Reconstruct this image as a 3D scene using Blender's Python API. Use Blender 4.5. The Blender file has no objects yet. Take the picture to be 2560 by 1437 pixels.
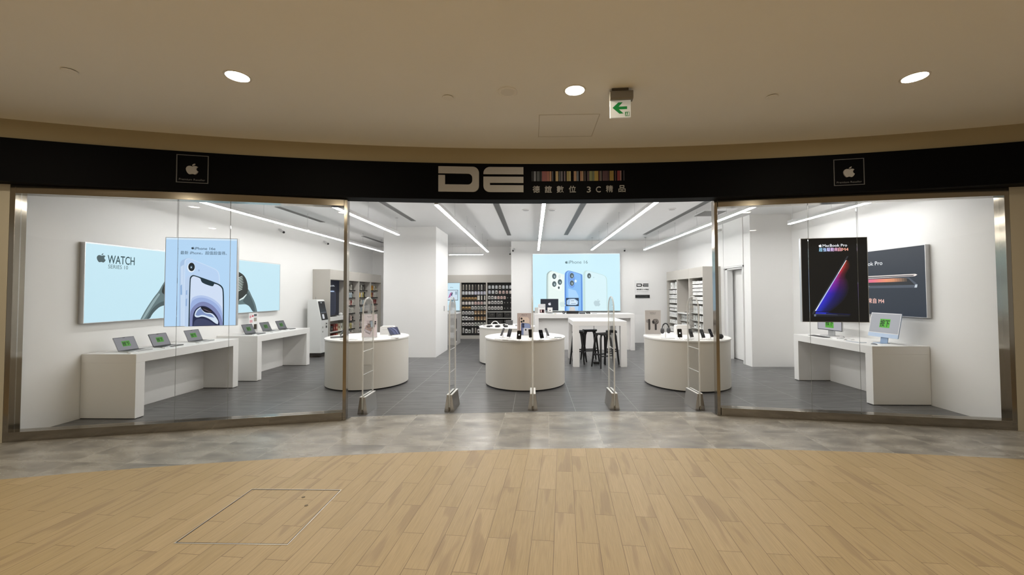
import bpy, math, random
from mathutils import Vector, Matrix
random.seed(7)
S = bpy.context.scene
C = S.collection
PI = math.pi

# ---------------------------------------------------------------- camera
cam_d = bpy.data.cameras.new('camera')
cam = bpy.data.objects.new('camera', cam_d)
C.objects.link(cam)
cam_d.sensor_fit = 'HORIZONTAL'
cam_d.sensor_width = 36.0
cam_d.lens = 36.0 * 1000.0 / 2560.0
cam_d.shift_x = -26.0 / 2560.0
cam_d.shift_y = -13.6 / 2560.0
cam_d.clip_start = 0.05
cr = Vector((0.99962986, 0.02697952, -0.0034986))
cu = Vector((0.00425647, -0.02808435, 0.99959649))
cf = Vector((-0.02687038, 0.9992414, 0.02818879))
M = Matrix((cr, cu, -cf)).transposed().to_4x4()
M.translation = Vector((0, 0, 1.7))
cam.matrix_world = M
S.camera = cam

# ---------------------------------------------------------------- view, world
S.view_settings.view_transform = 'Standard'
S.view_settings.look = 'None'
S.view_settings.exposure = 0.0
S.view_settings.gamma = 1.0
S.view_settings.use_curve_mapping = False
S.cycles.use_denoising = True
S.cycles.max_bounces = 9
S.cycles.diffuse_bounces = 5
S.cycles.transparent_max_bounces = 24
S.cycles.sample_clamp_indirect = 6.0
S.cycles.caustics_reflective = False
S.cycles.caustics_refractive = False
W = bpy.data.worlds.new('world')
S.world = W
W.use_nodes = True
W.node_tree.nodes['Background'].inputs[0].default_value = (0.95, 0.90, 0.80, 1)
W.node_tree.nodes['Background'].inputs[1].default_value = 0.36

TUBE = 54.0          # radiance of the strip lights in the shop
LAMP = 240.0         # radiance of the mall downlights

# ---------------------------------------------------------------- helpers
def lin(c):
    if isinstance(c, str):
        c = [int(c[i:i + 2], 16) / 255 for i in (1, 3, 5)]
        c = [x / 12.92 if x <= 0.04045 else ((x + 0.055) / 1.055) ** 2.4 for x in c]
    return (c[0], c[1], c[2], 1.0)

_m = {}
def mat(name, col=(.8, .8, .8), rough=.5, metal=0.0, spec=.5, emis=None, est=1.0):
    if name in _m: return _m[name]
    m = bpy.data.materials.new(name); m.use_nodes = True
    b = m.node_tree.nodes['Principled BSDF']
    b.inputs['Base Color'].default_value = lin(col)
    b.inputs['Roughness'].default_value = rough
    b.inputs['Metallic'].default_value = metal
    b.inputs['Specular IOR Level'].default_value = spec
    if emis is not None:
        b.inputs['Emission Color'].default_value = lin(emis)
        b.inputs['Emission Strength'].default_value = est
    _m[name] = m
    return m

def lit(col, k=1.0):
    """backlit film or screen: gives off its own picture colour"""
    return mat('lit_%s_%g' % (col, k), (.02, .02, .02), .35, 0, .2, col, k)

def ink(col, rough=.5):
    return mat('ink_%s_%g' % (col, rough), col, rough)

def nodes(m): return m.node_tree.nodes, m.node_tree.links

class MB:
    def __init__(s): s.v = []; s.f = []; s.mi = []; s.uv = {}; s.mats = []
    def m(s, mt):
        if mt is None: return 0
        if mt not in s.mats: s.mats.append(mt)
        return s.mats.index(mt)
    def add(s, vs, fs, mt=None, uvs=None):
        o = len(s.v); i = s.m(mt)
        s.v += [tuple(p) for p in vs]
        for k, f in enumerate(fs):
            if uvs: s.uv[len(s.f)] = [uvs[j] for j in f]
            s.f.append([o + j for j in f]); s.mi.append(i)
        return s
    def box(s, x0, x1, y0, y1, z0, z1, mt=None):
        x0, x1 = min(x0, x1), max(x0, x1); y0, y1 = min(y0, y1), max(y0, y1); z0, z1 = min(z0, z1), max(z0, z1)
        return s.add([(x0, y0, z0), (x1, y0, z0), (x1, y1, z0), (x0, y1, z0), (x0, y0, z1), (x1, y0, z1), (x1, y1, z1), (x0, y1, z1)],
                     [(0, 3, 2, 1), (4, 5, 6, 7), (0, 1, 5, 4), (1, 2, 6, 5), (2, 3, 7, 6), (3, 0, 4, 7)], mt)
    def prism(s, pts, axis, a, b, mt=None):
        """polygon extruded along an axis: x -> pts are (y,z); y -> (x,z); z -> (x,y)"""
        def P(p, t):
            return {'x': (t, p[0], p[1]), 'y': (p[0], t, p[1]), 'z': (p[0], p[1], t)}[axis]
        n = len(pts)
        ar = sum(pts[i][0] * pts[(i + 1) % n][1] - pts[(i + 1) % n][0] * pts[i][1] for i in range(n))
        if ar < 0: pts = pts[::-1]
        if axis == 'y': a, b = max(a, b), min(a, b)
        else: a, b = min(a, b), max(a, b)
        vs = [P(p, a) for p in pts] + [P(p, b) for p in pts]
        fs = [tuple(range(n))[::-1], tuple(range(n, 2 * n))]
        fs += [(i, (i + 1) % n, n + (i + 1) % n, n + i) for i in range(n)]
        return s.add(vs, fs, mt)
    def lathe(s, prof, cx=0, cy=0, n=32, mt=None):
        """profile of (r,z) from bottom to top around a vertical axis"""
        vs = []; fs = []
        for r, z in prof:
            for k in range(n):
                a = 2 * PI * k / n; vs.append((cx + r * math.cos(a), cy + r * math.sin(a), z))
        for i in range(len(prof) - 1):
            for k in range(n):
                k2 = (k + 1) % n; fs.append((i * n + k, i * n + k2, (i + 1) * n + k2, (i + 1) * n + k))
        if prof[0][0] > 1e-6: fs.append(tuple(range(n))[::-1])
        if prof[-1][0] > 1e-6: fs.append(tuple(range((len(prof) - 1) * n, len(prof) * n)))
        return s.add(vs, fs, mt)
    def tube(s, pts, r, n=8, mt=None, closed=False):
        pts = [Vector(p) for p in pts]; rr = r if isinstance(r, (list, tuple)) else [r] * len(pts)
        vs = []; fs = []; N = len(pts); up = None
        for i, p in enumerate(pts):
            if closed: t = pts[(i + 1) % N] - pts[i - 1]
            else: t = pts[min(i + 1, N - 1)] - pts[max(i - 1, 0)]
            t.normalize()
            if up is None: up = Vector((0, 0, 1)) if abs(t.z) < .9 else Vector((1, 0, 0))
            a = t.cross(up)
            if a.length < 1e-5: a = t.orthogonal()
            a.normalize(); b = a.cross(t); b.normalize(); up = b
            for k in range(n):
                q = 2 * PI * k / n; vs.append(p + rr[i] * (math.cos(q) * a + math.sin(q) * b))
        for i in range(N if closed else N - 1):
            j = (i + 1) % N
            for k in range(n):
                k2 = (k + 1) % n; fs.append((i * n + k, j * n + k, j * n + k2, i * n + k2))
        if not closed: fs += [tuple(range(n)), tuple(range((N - 1) * n, N * n))[::-1]]
        return s.add(vs, fs, mt)
    def disc(s, cx, cy, z, r, n=24, mt=None, down=False):
        vs = [(cx + r * math.cos(2 * PI * k / n), cy + r * math.sin(2 * PI * k / n), z) for k in range(n)]
        return s.add(vs, [tuple(range(n))[::-1] if down else tuple(range(n))], mt)
    def ball(s, c, r, n=16, mt=None, sc=(1, 1, 1)):
        vs = [(c[0], c[1], c[2] - r * sc[2])]; fs = []; h = n // 2
        for i in range(1, h):
            t = PI * i / h
            for k in range(n):
                a = 2 * PI * k / n
                vs.append((c[0] + r * sc[0] * math.sin(t) * math.cos(a), c[1] + r * sc[1] * math.sin(t) * math.sin(a), c[2] - r * sc[2] * math.cos(t)))
        vs.append((c[0], c[1], c[2] + r * sc[2])); L = len(vs) - 1
        for k in range(n):
            k2 = (k + 1) % n; fs.append((0, 1 + k2, 1 + k)); fs.append((L, L - n + k, L - n + k2))
            for i in range(h - 2): fs.append((1 + i * n + k, 1 + i * n + k2, 1 + (i + 1) * n + k2, 1 + (i + 1) * n + k))
        return s.add(vs, fs, mt)
    def map(s, fn): s.v = [tuple(fn(*p)) for p in s.v]; return s
    def rot(s, axis, ang, piv=(0, 0, 0)):
        R = Matrix.Rotation(ang, 3, axis); pv = Vector(piv)
        s.v = [tuple(R @ (Vector(p) - pv) + pv) for p in s.v]; return s
    def mesh(s, name, m=None, smooth=False):
        me = bpy.data.meshes.new(name)
        me.from_pydata(s.v, [], s.f)
        mats = s.mats if s.mats else ([m] if m else [])
        if m is not None and s.mats and m not in s.mats: pass
        for x in mats: me.materials.append(x)
        if s.mats: me.polygons.foreach_set('material_index', s.mi)
        if s.uv:
            ul = me.uv_layers.new(name='uv')
            for p in me.polygons:
                if p.index in s.uv:
                    for li, q in zip(p.loop_indices, s.uv[p.index]): ul.data[li].uv = q
        if smooth:
            me.polygons.foreach_set('use_smooth', [True] * len(me.polygons))
            me.set_sharp_from_angle(angle=0.7)
        me.update()
        return me

def obj(name, mb, m=None, parent=None, smooth=False, bevel=0.0, loc=None):
    me = mb if isinstance(mb, bpy.types.Mesh) else mb.mesh(name, m, smooth)
    o = bpy.data.objects.new(name, me); C.objects.link(o)
    if parent: o.parent = parent
    if loc: o.location = loc
    if bevel:
        b = o.modifiers.new('edge', 'BEVEL'); b.width = bevel; b.segments = 2; b.limit_method = 'ANGLE'; b.angle_limit = 0.9
    return o

def tag(o, label, cat, group=None, kind=None):
    o['label'] = label; o['category'] = cat
    if group: o['group'] = group
    if kind: o['kind'] = kind
    return o

def thing(name, label, cat, loc=(0, 0, 0), rz=0.0, group=None):
    o = bpy.data.objects.new(name, None); C.objects.link(o); o.empty_display_size = .1
    o.location = loc; o.rotation_euler = (0, 0, rz)
    return tag(o, label, cat, group)

def struct(name, mb, m, label, cat, parent=None, smooth=False):
    return tag(obj(name, mb, m, parent, smooth), label, cat, kind='structure')

def dup(r0, label, loc, rz=None):
    r = r0.copy(); C.objects.link(r); r.location = loc; r['label'] = label
    if rz is not None: r.rotation_euler = (0, 0, rz)
    for ch in list(r0.children):
        c = ch.copy(); C.objects.link(c); c.parent = r
        for g in list(ch.children):
            d = g.copy(); C.objects.link(d); d.parent = c
    return r

_tc = {}
def text_geo(s, bold=0.0):
    k = (s, bold)
    if k not in _tc:
        cd = bpy.data.curves.new('txt', 'FONT'); cd.body = s; cd.size = 1.0; cd.resolution_u = 3; cd.offset = bold
        to = bpy.data.objects.new('txt', cd); C.objects.link(to)
        dg = bpy.context.evaluated_depsgraph_get(); dg.update()
        me = bpy.data.meshes.new_from_object(to.evaluated_get(dg))
        vs = [v.co.copy() for v in me.vertices]; fs = [tuple(p.vertices) for p in me.polygons]
        bpy.data.objects.remove(to); bpy.data.curves.remove(cd); bpy.data.meshes.remove(me)
        _tc[k] = (vs, fs)
    return _tc[k]

def rr(x0, x1, y0, y1, r, n=5, corners=(1, 1, 1, 1)):
    """rounded rectangle, corners order: x1y1, x0y1, x0y0, x1y0"""
    out = []
    for c, (cx, cy, a0, sx, sy) in zip(corners, [(x1 - r, y1 - r, 0, x1, y1), (x0 + r, y1 - r, 90, x0, y1), (x0 + r, y0 + r, 180, x0, y0), (x1 - r, y0 + r, 270, x1, y0)]):
        if not c: out.append((sx, sy)); continue
        for k in range(n + 1):
            a = math.radians(a0 + 90 * k / n); out.append((cx + r * math.cos(a), cy + r * math.sin(a)))
    return out

def ell(cx, cy, rx, ry, n=20, tilt=0.0):
    c, s_ = math.cos(tilt), math.sin(tilt)
    return [(cx + rx * math.cos(t) * c - ry * math.sin(t) * s_, cy + rx * math.cos(t) * s_ + ry * math.sin(t) * c) for t in [2 * PI * k / n for k in range(n)]]

APPLE_BODY = [(.50, .735), (.42, .765), (.33, .79), (.22, .775), (.12, .72), (.05, .62), (.02, .50), (.04, .36), (.10, .21), (.19, .08), (.27, .02), (.34, .015), (.42, .045), (.50, .06),
              (.58, .045), (.66, .015), (.74, .025), (.83, .11), (.90, .22), (.935, .31), (.86, .36), (.805, .44), (.79, .52), (.81, .61), (.86, .67), (.905, .705), (.84, .765), (.75, .79), (.65, .785), (.57, .755)]
APPLE_LEAF = [(.49, .80), (.50, .87), (.55, .94), (.62, .985), (.69, 1.0), (.68, .93), (.63, .86), (.56, .815)]

class Art:
    """flat picture layers in a plane: point = o + x*right + y*up + layer*n"""
    def __init__(s, mb, o, right, up, step=.0007):
        s.mb = mb; s.o = Vector(o); s.r = Vector(right).normalized(); s.u = Vector(up).normalized(); s.n = s.r.cross(s.u); s.st = step; s.k = 0
    def P(s, x, y, k): return s.o + s.r * x + s.u * y + s.n * (k * s.st)
    def poly(s, m, pts, k=None, uv=None):
        if k is None: s.k += 1; k = s.k
        n = len(pts)
        ar = sum(pts[i][0] * pts[(i + 1) % n][1] - pts[(i + 1) % n][0] * pts[i][1] for i in range(n))
        if ar < 0:
            pts = pts[::-1]
            if uv: uv = uv[::-1]
        s.mb.add([s.P(x, y, k) for x, y in pts], [tuple(range(n))], m, uv); return s
    def spoly(s, m, pts, k=None):
        for _ in range(2):
            out = []; n = len(pts)
            for i in range(n):
                a, b, c = Vector(pts[i - 1]), Vector(pts[i]), Vector(pts[(i + 1) % n]); u, v = b - a, c - b
                if u.length < 1e-6 or v.length < 1e-6 or u.angle(v) > 1.2: out.append(tuple(b))
                else: out += [tuple(b - u * .25), tuple(b + v * .25)]
            pts = out
        return s.poly(m, pts, k)
    def rect(s, m, x0, x1, y0, y1, k=None): return s.poly(m, [(x0, y0), (x1, y0), (x1, y1), (x0, y1)], k)
    def stroke(s, m, pts, w, k=None):
        if k is None: s.k += 1; k = s.k
        for a, b in zip(pts, pts[1:]):
            d = Vector((b[0] - a[0], b[1] - a[1]))
            if d.length < 1e-6: continue
            d.normalize(); q = (-d.y * w / 2, d.x * w / 2); e = (d.x * w * .2, d.y * w * .2)
            s.poly(m, [(a[0] - e[0] + q[0], a[1] - e[1] + q[1]), (a[0] - e[0] - q[0], a[1] - e[1] - q[1]), (b[0] + e[0] - q[0], b[1] + e[1] - q[1]), (b[0] + e[0] + q[0], b[1] + e[1] + q[1])], k)
        return s
    def text(s, m, t, x, y, h, w=None, align='l', bold=0.0, k=None):
        """h = cap height, w = total width (stretched to fit)"""
        if k is None: s.k += 1; k = s.k
        vs, fs = text_geo(t); sc = h / .70; bo = bold * h * .8
        x0 = min(v.x for v in vs); x1 = max(v.x for v in vs)
        sx = sc if w is None else w / (x1 - x0)
        wd = (x1 - x0) * sx
        ox = x - {'l': 0, 'c': wd / 2, 'r': wd}[align] - x0 * sx
        for dx, dy in ([(0, 0)] if not bold else [(-bo, 0), (bo, 0), (0, -bo), (0, bo)]): s.mb.add([s.P(ox + v.x * sx + dx, y + v.y * sc + dy, k) for v in vs], fs, m)
        return s
    def apple(s, m, x, y, h, k=None):
        if k is None: s.k += 1; k = s.k
        s.poly(m, [(x + px * h * .98, y + py * h) for px, py in APPLE_BODY], k)
        s.poly(m, [(x + px * h * .98, y + py * h) for px, py in APPLE_LEAF], k); return s

# ---------------------------------------------------------------- materials
def wallmat(name, col, rough=.6, amp=.02):
    m = mat(name, col, rough, 0, .3); n, l = nodes(m); b = n['Principled BSDF']
    tc = n.new('ShaderNodeTexCoord'); no = n.new('ShaderNodeTexNoise'); no.inputs['Scale'].default_value = 1.3; no.inputs['Detail'].default_value = 3
    mx = n.new('ShaderNodeMix'); mx.data_type = 'RGBA'
    a = lin(col); mx.inputs[6].default_value = tuple(x * (1 - amp) for x in a[:3]) + (1,); mx.inputs[7].default_value = tuple(min(1, x * (1 + amp)) for x in a[:3]) + (1,)
    l.new(tc.outputs['Object'], no.inputs['Vector']); l.new(no.outputs[0], mx.inputs[0]); l.new(mx.outputs[2], b.inputs['Base Color'])
    return m

WHITE = wallmat('white_paint', (.86, .855, .845), .55)
CEILW = wallmat('store_ceiling_paint', (.80, .80, .80), .7)
MCEIL = wallmat('mall_ceiling_paint', (.90, .885, .84), .8)
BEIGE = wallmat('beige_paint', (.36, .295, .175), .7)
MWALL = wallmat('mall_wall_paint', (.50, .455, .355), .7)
SOLID = wallmat('white_solid_surface', (.82, .81, .795), .35, .01)
DRUM = wallmat('white_laminate', (.68, .66, .615), .4, .01)
GREIGE = wallmat('greige_laminate', (.50, .475, .435), .45)
BLACKF = mat('black_fascia', (.0015, .0015, .002), .6, 0, .06)
STEEL = mat('polished_steel', (.30, .265, .215), .13, 1.0)
BRUSH = mat('brushed_steel', (.52, .50, .475), .24, 1.0)
ALU = mat('aluminium', (.62, .62, .63), .38, .8)
BLK = mat('black_plastic', (.012, .012, .013), .4)
BLKW = mat('black_stained_wood', (.008, .008, .009), .38)
GREYP = mat('grey_plastic', (.25, .25, .25), .5)
WPL = mat('white_plastic', (.82, .82, .82), .35)
SILVER = mat('silver_grey', (.55, .55, .56), .35, .6)
PLATE = mat('sign_white', (.33, .315, .295), .5)

def glassmat(name, tint, refl, rough=0.0):
    m = bpy.data.materials.new(name); m.use_nodes = True; n, l = nodes(m)
    for x in list(n):
        if x.type != 'OUTPUT_MATERIAL': n.remove(x)
    out = [x for x in n if x.type == 'OUTPUT_MATERIAL'][0]
    t = n.new('ShaderNodeBsdfTransparent'); t.inputs[0].default_value = tint + (1,)
    g = n.new('ShaderNodeBsdfGlossy'); g.inputs['Roughness'].default_value = rough
    fr = n.new('ShaderNodeFresnel'); fr.inputs['IOR'].default_value = 1.45
    mt = n.new('ShaderNodeMath'); mt.operation = 'MULTIPLY'; mt.inputs[1].default_value = refl
    mx = n.new('ShaderNodeMixShader')
    l.new(fr.outputs[0], mt.inputs[0]); l.new(mt.outputs[0], mx.inputs[0]); l.new(t.outputs[0], mx.inputs[1]); l.new(g.outputs[0], mx.inputs[2]); l.new(mx.outputs[0], out.inputs[0])
    return m
GLASS = glassmat('shop_glass', (.985, .99, .988), .3)
ACRYL = glassmat('clear_acrylic', (.975, .98, .978), .22, .02)

def acrylic_edge():
    m = bpy.data.materials.new('acrylic_edge'); m.use_nodes = True; n, l = nodes(m); b = n['Principled BSDF']
    b.inputs['Base Color'].default_value = (.93, .93, .92, 1); b.inputs['Roughness'].default_value = .2; b.inputs['Alpha'].default_value = .45
    return m
ACEDGE = acrylic_edge()

def floor_base(name):
    m = bpy.data.materials.new(name); m.use_nodes = True; n, l = nodes(m)
    tc = n.new('ShaderNodeTexCoord'); mp = n.new('ShaderNodeMapping'); l.new(tc.outputs['Object'], mp.inputs[0])
    return m, n, l, n['Principled BSDF'], mp

def rgbmix(n, l, fac, a, b, mode='MIX'):
    x = n.new('ShaderNodeMix'); x.data_type = 'RGBA'; x.blend_type = mode
    for i, q in ((0, fac), (6, a), (7, b)):
        if isinstance(q, (int, float)): x.inputs[i].default_value = q
        elif isinstance(q, tuple): x.inputs[i].default_value = q if len(q) == 4 else q + (1,)
        else: l.new(q, x.inputs[i])
    return x.outputs[2]

def ramp(n, l, src, stops):
    r = n.new('ShaderNodeValToRGB'); e = r.color_ramp.elements
    while len(e) < len(stops): e.new(.5)
    for q, (p, c) in zip(e, stops): q.position = p; q.color = (c, c, c, 1) if isinstance(c, (int, float)) else tuple(c) + (1,)
    l.new(src, r.inputs[0]); return r.outputs[0]

def wood_floor():
    m, n, l, b, mp = floor_base('wood_plank_tiles')
    th = math.radians(4.2)
    # plank frame: u along the plank, v across it
    sep = n.new('ShaderNodeSeparateXYZ'); l.new(mp.outputs[0], sep.inputs[0])
    def axis(cx, cy, off):
        a = n.new('ShaderNodeMath'); a.operation = 'MULTIPLY'; a.inputs[1].default_value = cx; l.new(sep.outputs[0], a.inputs[0])
        c = n.new('ShaderNodeMath'); c.operation = 'MULTIPLY_ADD'; c.inputs[1].default_value = cy; l.new(sep.outputs[1], c.inputs[0]); l.new(a.outputs[0], c.inputs[2])
        d = n.new('ShaderNodeMath'); d.operation = 'SUBTRACT'; d.inputs[1].default_value = off; l.new(c.outputs[0], d.inputs[0]); return d.outputs[0]
    U = axis(math.sin(th), math.cos(th), 3.5254 - .7245 * 20); V = axis(math.cos(th), -math.sin(th), -.07 - .1535 * 80)
    cb = n.new('ShaderNodeCombineXYZ'); l.new(U, cb.inputs[0]); l.new(V, cb.inputs[1])
    br = n.new('ShaderNodeTexBrick'); l.new(cb.outputs[0], br.inputs['Vector'])
    br.offset = .5; br.offset_frequency = 2
    br.inputs['Scale'].default_value = 1; br.inputs['Brick Width'].default_value = .7245; br.inputs['Row Height'].default_value = .1535
    br.inputs['Mortar Size'].default_value = .0017; br.inputs['Mortar Smooth'].default_value = .1
    br.inputs['Color1'].default_value = (0, 0, 0, 1); br.inputs['Color2'].default_value = (1, 1, 1, 1); br.inputs['Mortar'].default_value = (.5, .5, .5, 1)
    # one random number per plank
    rnd = n.new('ShaderNodeSeparateColor'); l.new(br.outputs['Color'], rnd.inputs[0]); R = rnd.outputs[0]
    off = n.new('ShaderNodeMath'); off.operation = 'MULTIPLY'; off.inputs[1].default_value = 37.0; l.new(R, off.inputs[0])
    def noise(su, sv, scale, detail, dist=0.0):
        c = n.new('ShaderNodeCombineXYZ')
        for src, k, q in ((U, 0, su), (V, 1, sv)):
            a = n.new('ShaderNodeMath'); a.operation = 'MULTIPLY'; a.inputs[1].default_value = q; l.new(src, a.inputs[0]); l.new(a.outputs[0], c.inputs[k])
        l.new(off.outputs[0], c.inputs[2])
        t = n.new('ShaderNodeTexNoise'); t.inputs['Scale'].default_value = scale; t.inputs['Detail'].default_value = detail; t.inputs['Distortion'].default_value = dist
        l.new(c.outputs[0], t.inputs['Vector']); return t.outputs[0]
    grain = noise(2.2, 60, 1, 4, .3); fine = noise(6, 300, 1, 2); streak = noise(1.3, 9.0, 1, 1.5, .25)
    base = rgbmix(n, l, R, (.44, .325, .165), (.535, .40, .222))
    g = ramp(n, l, grain, [(.3, 0.0), (.7, 1.0)])
    c1 = rgbmix(n, l, g, base, (.48, .36, .195))
    f = ramp(n, l, fine, [(.35, .88), (.65, 1.06)])
    c2 = rgbmix(n, l, 1.0, c1, f, 'MULTIPLY')
    st = ramp(n, l, streak, [(.60, 0.0), (.65, .42), (.8, .55)])
    c3 = rgbmix(n, l, st, c2, (.31, .215, .125))
    mo = ramp(n, l, br.outputs['Fac'], [(0, 0.0), (1, .9)])
    c4 = rgbmix(n, l, mo, c3, (.16, .105, .06))
    l.new(c4, b.inputs['Base Color']); b.inputs['Roughness'].default_value = .46; b.inputs['Specular IOR Level'].default_value = .35
    return m

def tile_floor(name, ang, ox, oy, tw, th_, c_lo, c_hi, grout, rough, spec, joint=.003, gk=1.0, stretch=(1, 1), ns=2.2):
    m, n, l, b, mp = floor_base(name)
    mp.vector_type = 'POINT'
    mp.inputs['Rotation'].default_value = (0, 0, ang); mp.inputs['Location'].default_value = (ox, oy, 0)
    br = n.new('ShaderNodeTexBrick'); l.new(mp.outputs[0], br.inputs['Vector']); br.offset = 0
    br.inputs['Scale'].default_value = 1; br.inputs['Brick Width'].default_value = tw; br.inputs['Row Height'].default_value = th_
    br.inputs['Mortar Size'].default_value = joint; br.inputs['Mortar Smooth'].default_value = .1
    br.inputs['Color1'].default_value = (0, 0, 0, 1); br.inputs['Color2'].default_value = (1, 1, 1, 1); br.inputs['Mortar'].default_value = (.5, .5, .5, 1)
    sp = n.new('ShaderNodeSeparateColor'); l.new(br.outputs['Color'], sp.inputs[0])
    off = n.new('ShaderNodeMath'); off.operation = 'MULTIPLY'; off.inputs[1].default_value = 19.0; l.new(sp.outputs[0], off.inputs[0])
    s3 = n.new('ShaderNodeSeparateXYZ'); l.new(mp.outputs[0], s3.inputs[0]); cb = n.new('ShaderNodeCombineXYZ')
    for k in (0, 1):
        a = n.new('ShaderNodeMath'); a.operation = 'MULTIPLY'; a.inputs[1].default_value = stretch[k]; l.new(s3.outputs[k], a.inputs[0]); l.new(a.outputs[0], cb.inputs[k])
    l.new(off.outputs[0], cb.inputs[2])
    t1 = n.new('ShaderNodeTexNoise'); t1.inputs['Scale'].default_value = ns; t1.inputs['Detail'].default_value = 5; t1.inputs['Distortion'].default_value = .15; l.new(cb.outputs[0], t1.inputs['Vector'])
    f = ramp(n, l, t1.outputs[0], [(.3, 0.0), (.68, 1.0)])
    c = rgbmix(n, l, f, c_lo, c_hi)
    mo = ramp(n, l, br.outputs['Fac'], [(0, 0.0), (1, gk)])
    c = rgbmix(n, l, mo, c, grout)
    l.new(c, b.inputs['Base Color'])
    rg = ramp(n, l, t1.outputs[0], [(.3, rough + .06), (.7, rough - .03)]); l.new(rg, b.inputs['Roughness'])
    b.inputs['Specular IOR Level'].default_value = spec
    return m

WOODF = wood_floor()
a18 = math.radians(1.8)
GREYF = tile_floor('grey_cement_tiles', a18, -.028 + .1 * 0, -5.055, .607, .60, (.165, .152, .132), (.415, .39, .345), (.44, .415, .365), .27, .5, .0055, .8, (.8, 1.7), 3.2)
DARKF = tile_floor('charcoal_tiles', 0, .302, -6.0, .905, .905, (.084, .083, .085), (.112, .111, .113), (.36, .36, .36), .33, .5, .0042, .7, (1, 7), 2.6)

# ---------------------------------------------------------------- setting
TC = (1.578, -20.396)                     # centre of the curved threshold
FC, FR = (.8244, -14.819), 20.36          # centre and radius of the curved fascia
def arcY(x, c, R): return c[1] + math.sqrt(R * R - (x - c[0]) ** 2)
def xs(a, b, n): return [a + (b - a) * i / n for i in range(n + 1)]

def strip(fa, fb, x0, x1, z, n=72, down=False):
    mb = MB(); X = xs(x0, x1, n)
    for a, b in zip(X, X[1:]):
        f = [(a, fa(a), z), (b, fa(b), z), (b, fb(b), z), (a, fb(a), z)]
        mb.add(f, [(3, 2, 1, 0) if down else (0, 1, 2, 3)])
    return mb
def arcbox(c, R0, R1, x0, x1, z0, z1, n=64):
    mb = MB(); X = xs(x0, x1, n); vs = []; fs = []
    for x in X:
        ya, yb = arcY(x, c, R0), arcY(x, c, R1); vs += [(x, ya, z0), (x, yb, z0), (x, yb, z1), (x, ya, z1)]
    for i in range(n):
        a, b = i * 4, i * 4 + 4
        fs += [(a, b, b + 3, a + 3), (a + 1, a + 2, b + 2, b + 1), (a + 3, b + 3, b + 2, a + 2), (a, a + 1, b + 1, b)]
    fs += [(0, 3, 2, 1), (n * 4, n * 4 + 1, n * 4 + 2, n * 4 + 3)]
    return mb.add(vs, fs)

struct('floor', strip(lambda x: -9.0, lambda x: arcY(x, TC, 24.87), -12, 12, 0), WOODF, 'pale wood plank mall floor in front of the shop', 'floor')
struct('floor', strip(lambda x: arcY(x, TC, 24.87), lambda x: arcY(x, TC, 26.225), -12, 12, 0), GREYF, 'curved band of grey cement tiles along the shop front', 'floor')
L0, L1 = Vector((-6.126, 4.496)), Vector((-2.529, 5.363))
R0, R1 = Vector((2.541, 5.649)), Vector((5.927, 5.109))
def front(x):
    if x <= L1.x: y = L0.y + (L1.y - L0.y) * (x - L0.x) / (L1.x - L0.x); return min(y + .07, arcY(x, TC, 26.225)) if x > L0.x else y + .07
    if x >= R0.x: y = R0.y + (R1.y - R0.y) * (x - R0.x) / (R1.x - R0.x); return min(y + .07, arcY(x, TC, 26.225))
    return arcY(x, TC, 26.225)
mb = MB(); X = xs(-6.4, L1.x, 20) + xs(L1.x + .01, R0.x - .01, 40) + xs(R0.x, 6.2, 20)
for a, b in zip(X, X[1:]): mb.add([(a, front(a), .003), (b, front(b), .003), (b, 15.5, .003), (a, 15.5, .003)], [(0, 1, 2, 3)])
struct('floor', mb, DARKF, 'charcoal tiled shop floor with thin pale joints', 'floor')
struct('ceiling', strip(lambda x: -9.0, lambda x: arcY(x, FC, FR + .06), -12, 12, 3.725, 72, True), MCEIL, 'plain beige mall ceiling with round downlights', 'ceiling')
struct('ceiling', strip(lambda x: arcY(x, FC, FR + .12), lambda x: 15.5, -6.45, 6.2, 3.5, 60, True), CEILW, 'white shop ceiling above the strip lights', 'ceiling')

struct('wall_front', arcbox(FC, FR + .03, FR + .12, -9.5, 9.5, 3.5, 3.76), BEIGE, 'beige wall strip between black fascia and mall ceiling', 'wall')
struct('trim_1', arcbox(FC, FR, FR + .25, -9.5, 9.5, 3.0, 3.5, 90), BLACKF, 'long curved black fascia above the shop front', 'fascia')
def wallseg(name, a, b, z0, z1, t, m, label):
    a, b = Vector(a), Vector(b); d = (b - a).normalized(); q = Vector((-d.y, d.x)) * t
    mb = MB().prism([tuple(a), tuple(b), tuple(b + q), tuple(a + q)], 'z', z0, z1)
    return struct(name, mb, m, label, 'wall')
dl = (L1 - L0).normalized(); dr = (R1 - R0).normalized()
wallseg('wall_mall_left', L0 - dl * 3.4, L0 - dl * .002, 0, 3.0, .12, MWALL, 'beige mall wall beside the light box with a pale phone')
wallseg('wall_mall_right', R1 + dr * .002, R1 + dr * 3.2, 0, 3.0, .12, MWALL, 'beige mall wall beside the window with the black light box')
struct('wall_left', MB().box(-6.40, -6.22, 4.66, 15.5, 0, 3.5), WHITE, 'white shop wall carrying the watch light box', 'wall')
struct('wall_right', MB().box(5.95, 6.13, 5.28, 9.33, 0, 3.5), WHITE, 'white shop wall carrying the dark laptop light box', 'wall')
struct('wall_back_left', MB().box(-6.22, -.757, 15.33, 15.5, 0, 3.5), WHITE, 'recessed white back wall behind the accessory shelves', 'wall')
struct('wall_back', MB().box(-.757, 5.6, 13.79, 15.5, 0, 3.5), WHITE, 'white back wall with the big phone light box', 'wall')
struct('wall_side', MB().box(4.97, 5.6, 10.58, 13.79, 0, 3.5), WHITE, 'white side wall behind the white-box shelves', 'wall')
struct('wall_pier', MB().box(5.0, 6.13, 9.33, 9.62, 0, 3.5), WHITE, 'white wall pier between side door and laptop wall', 'wall')
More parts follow.
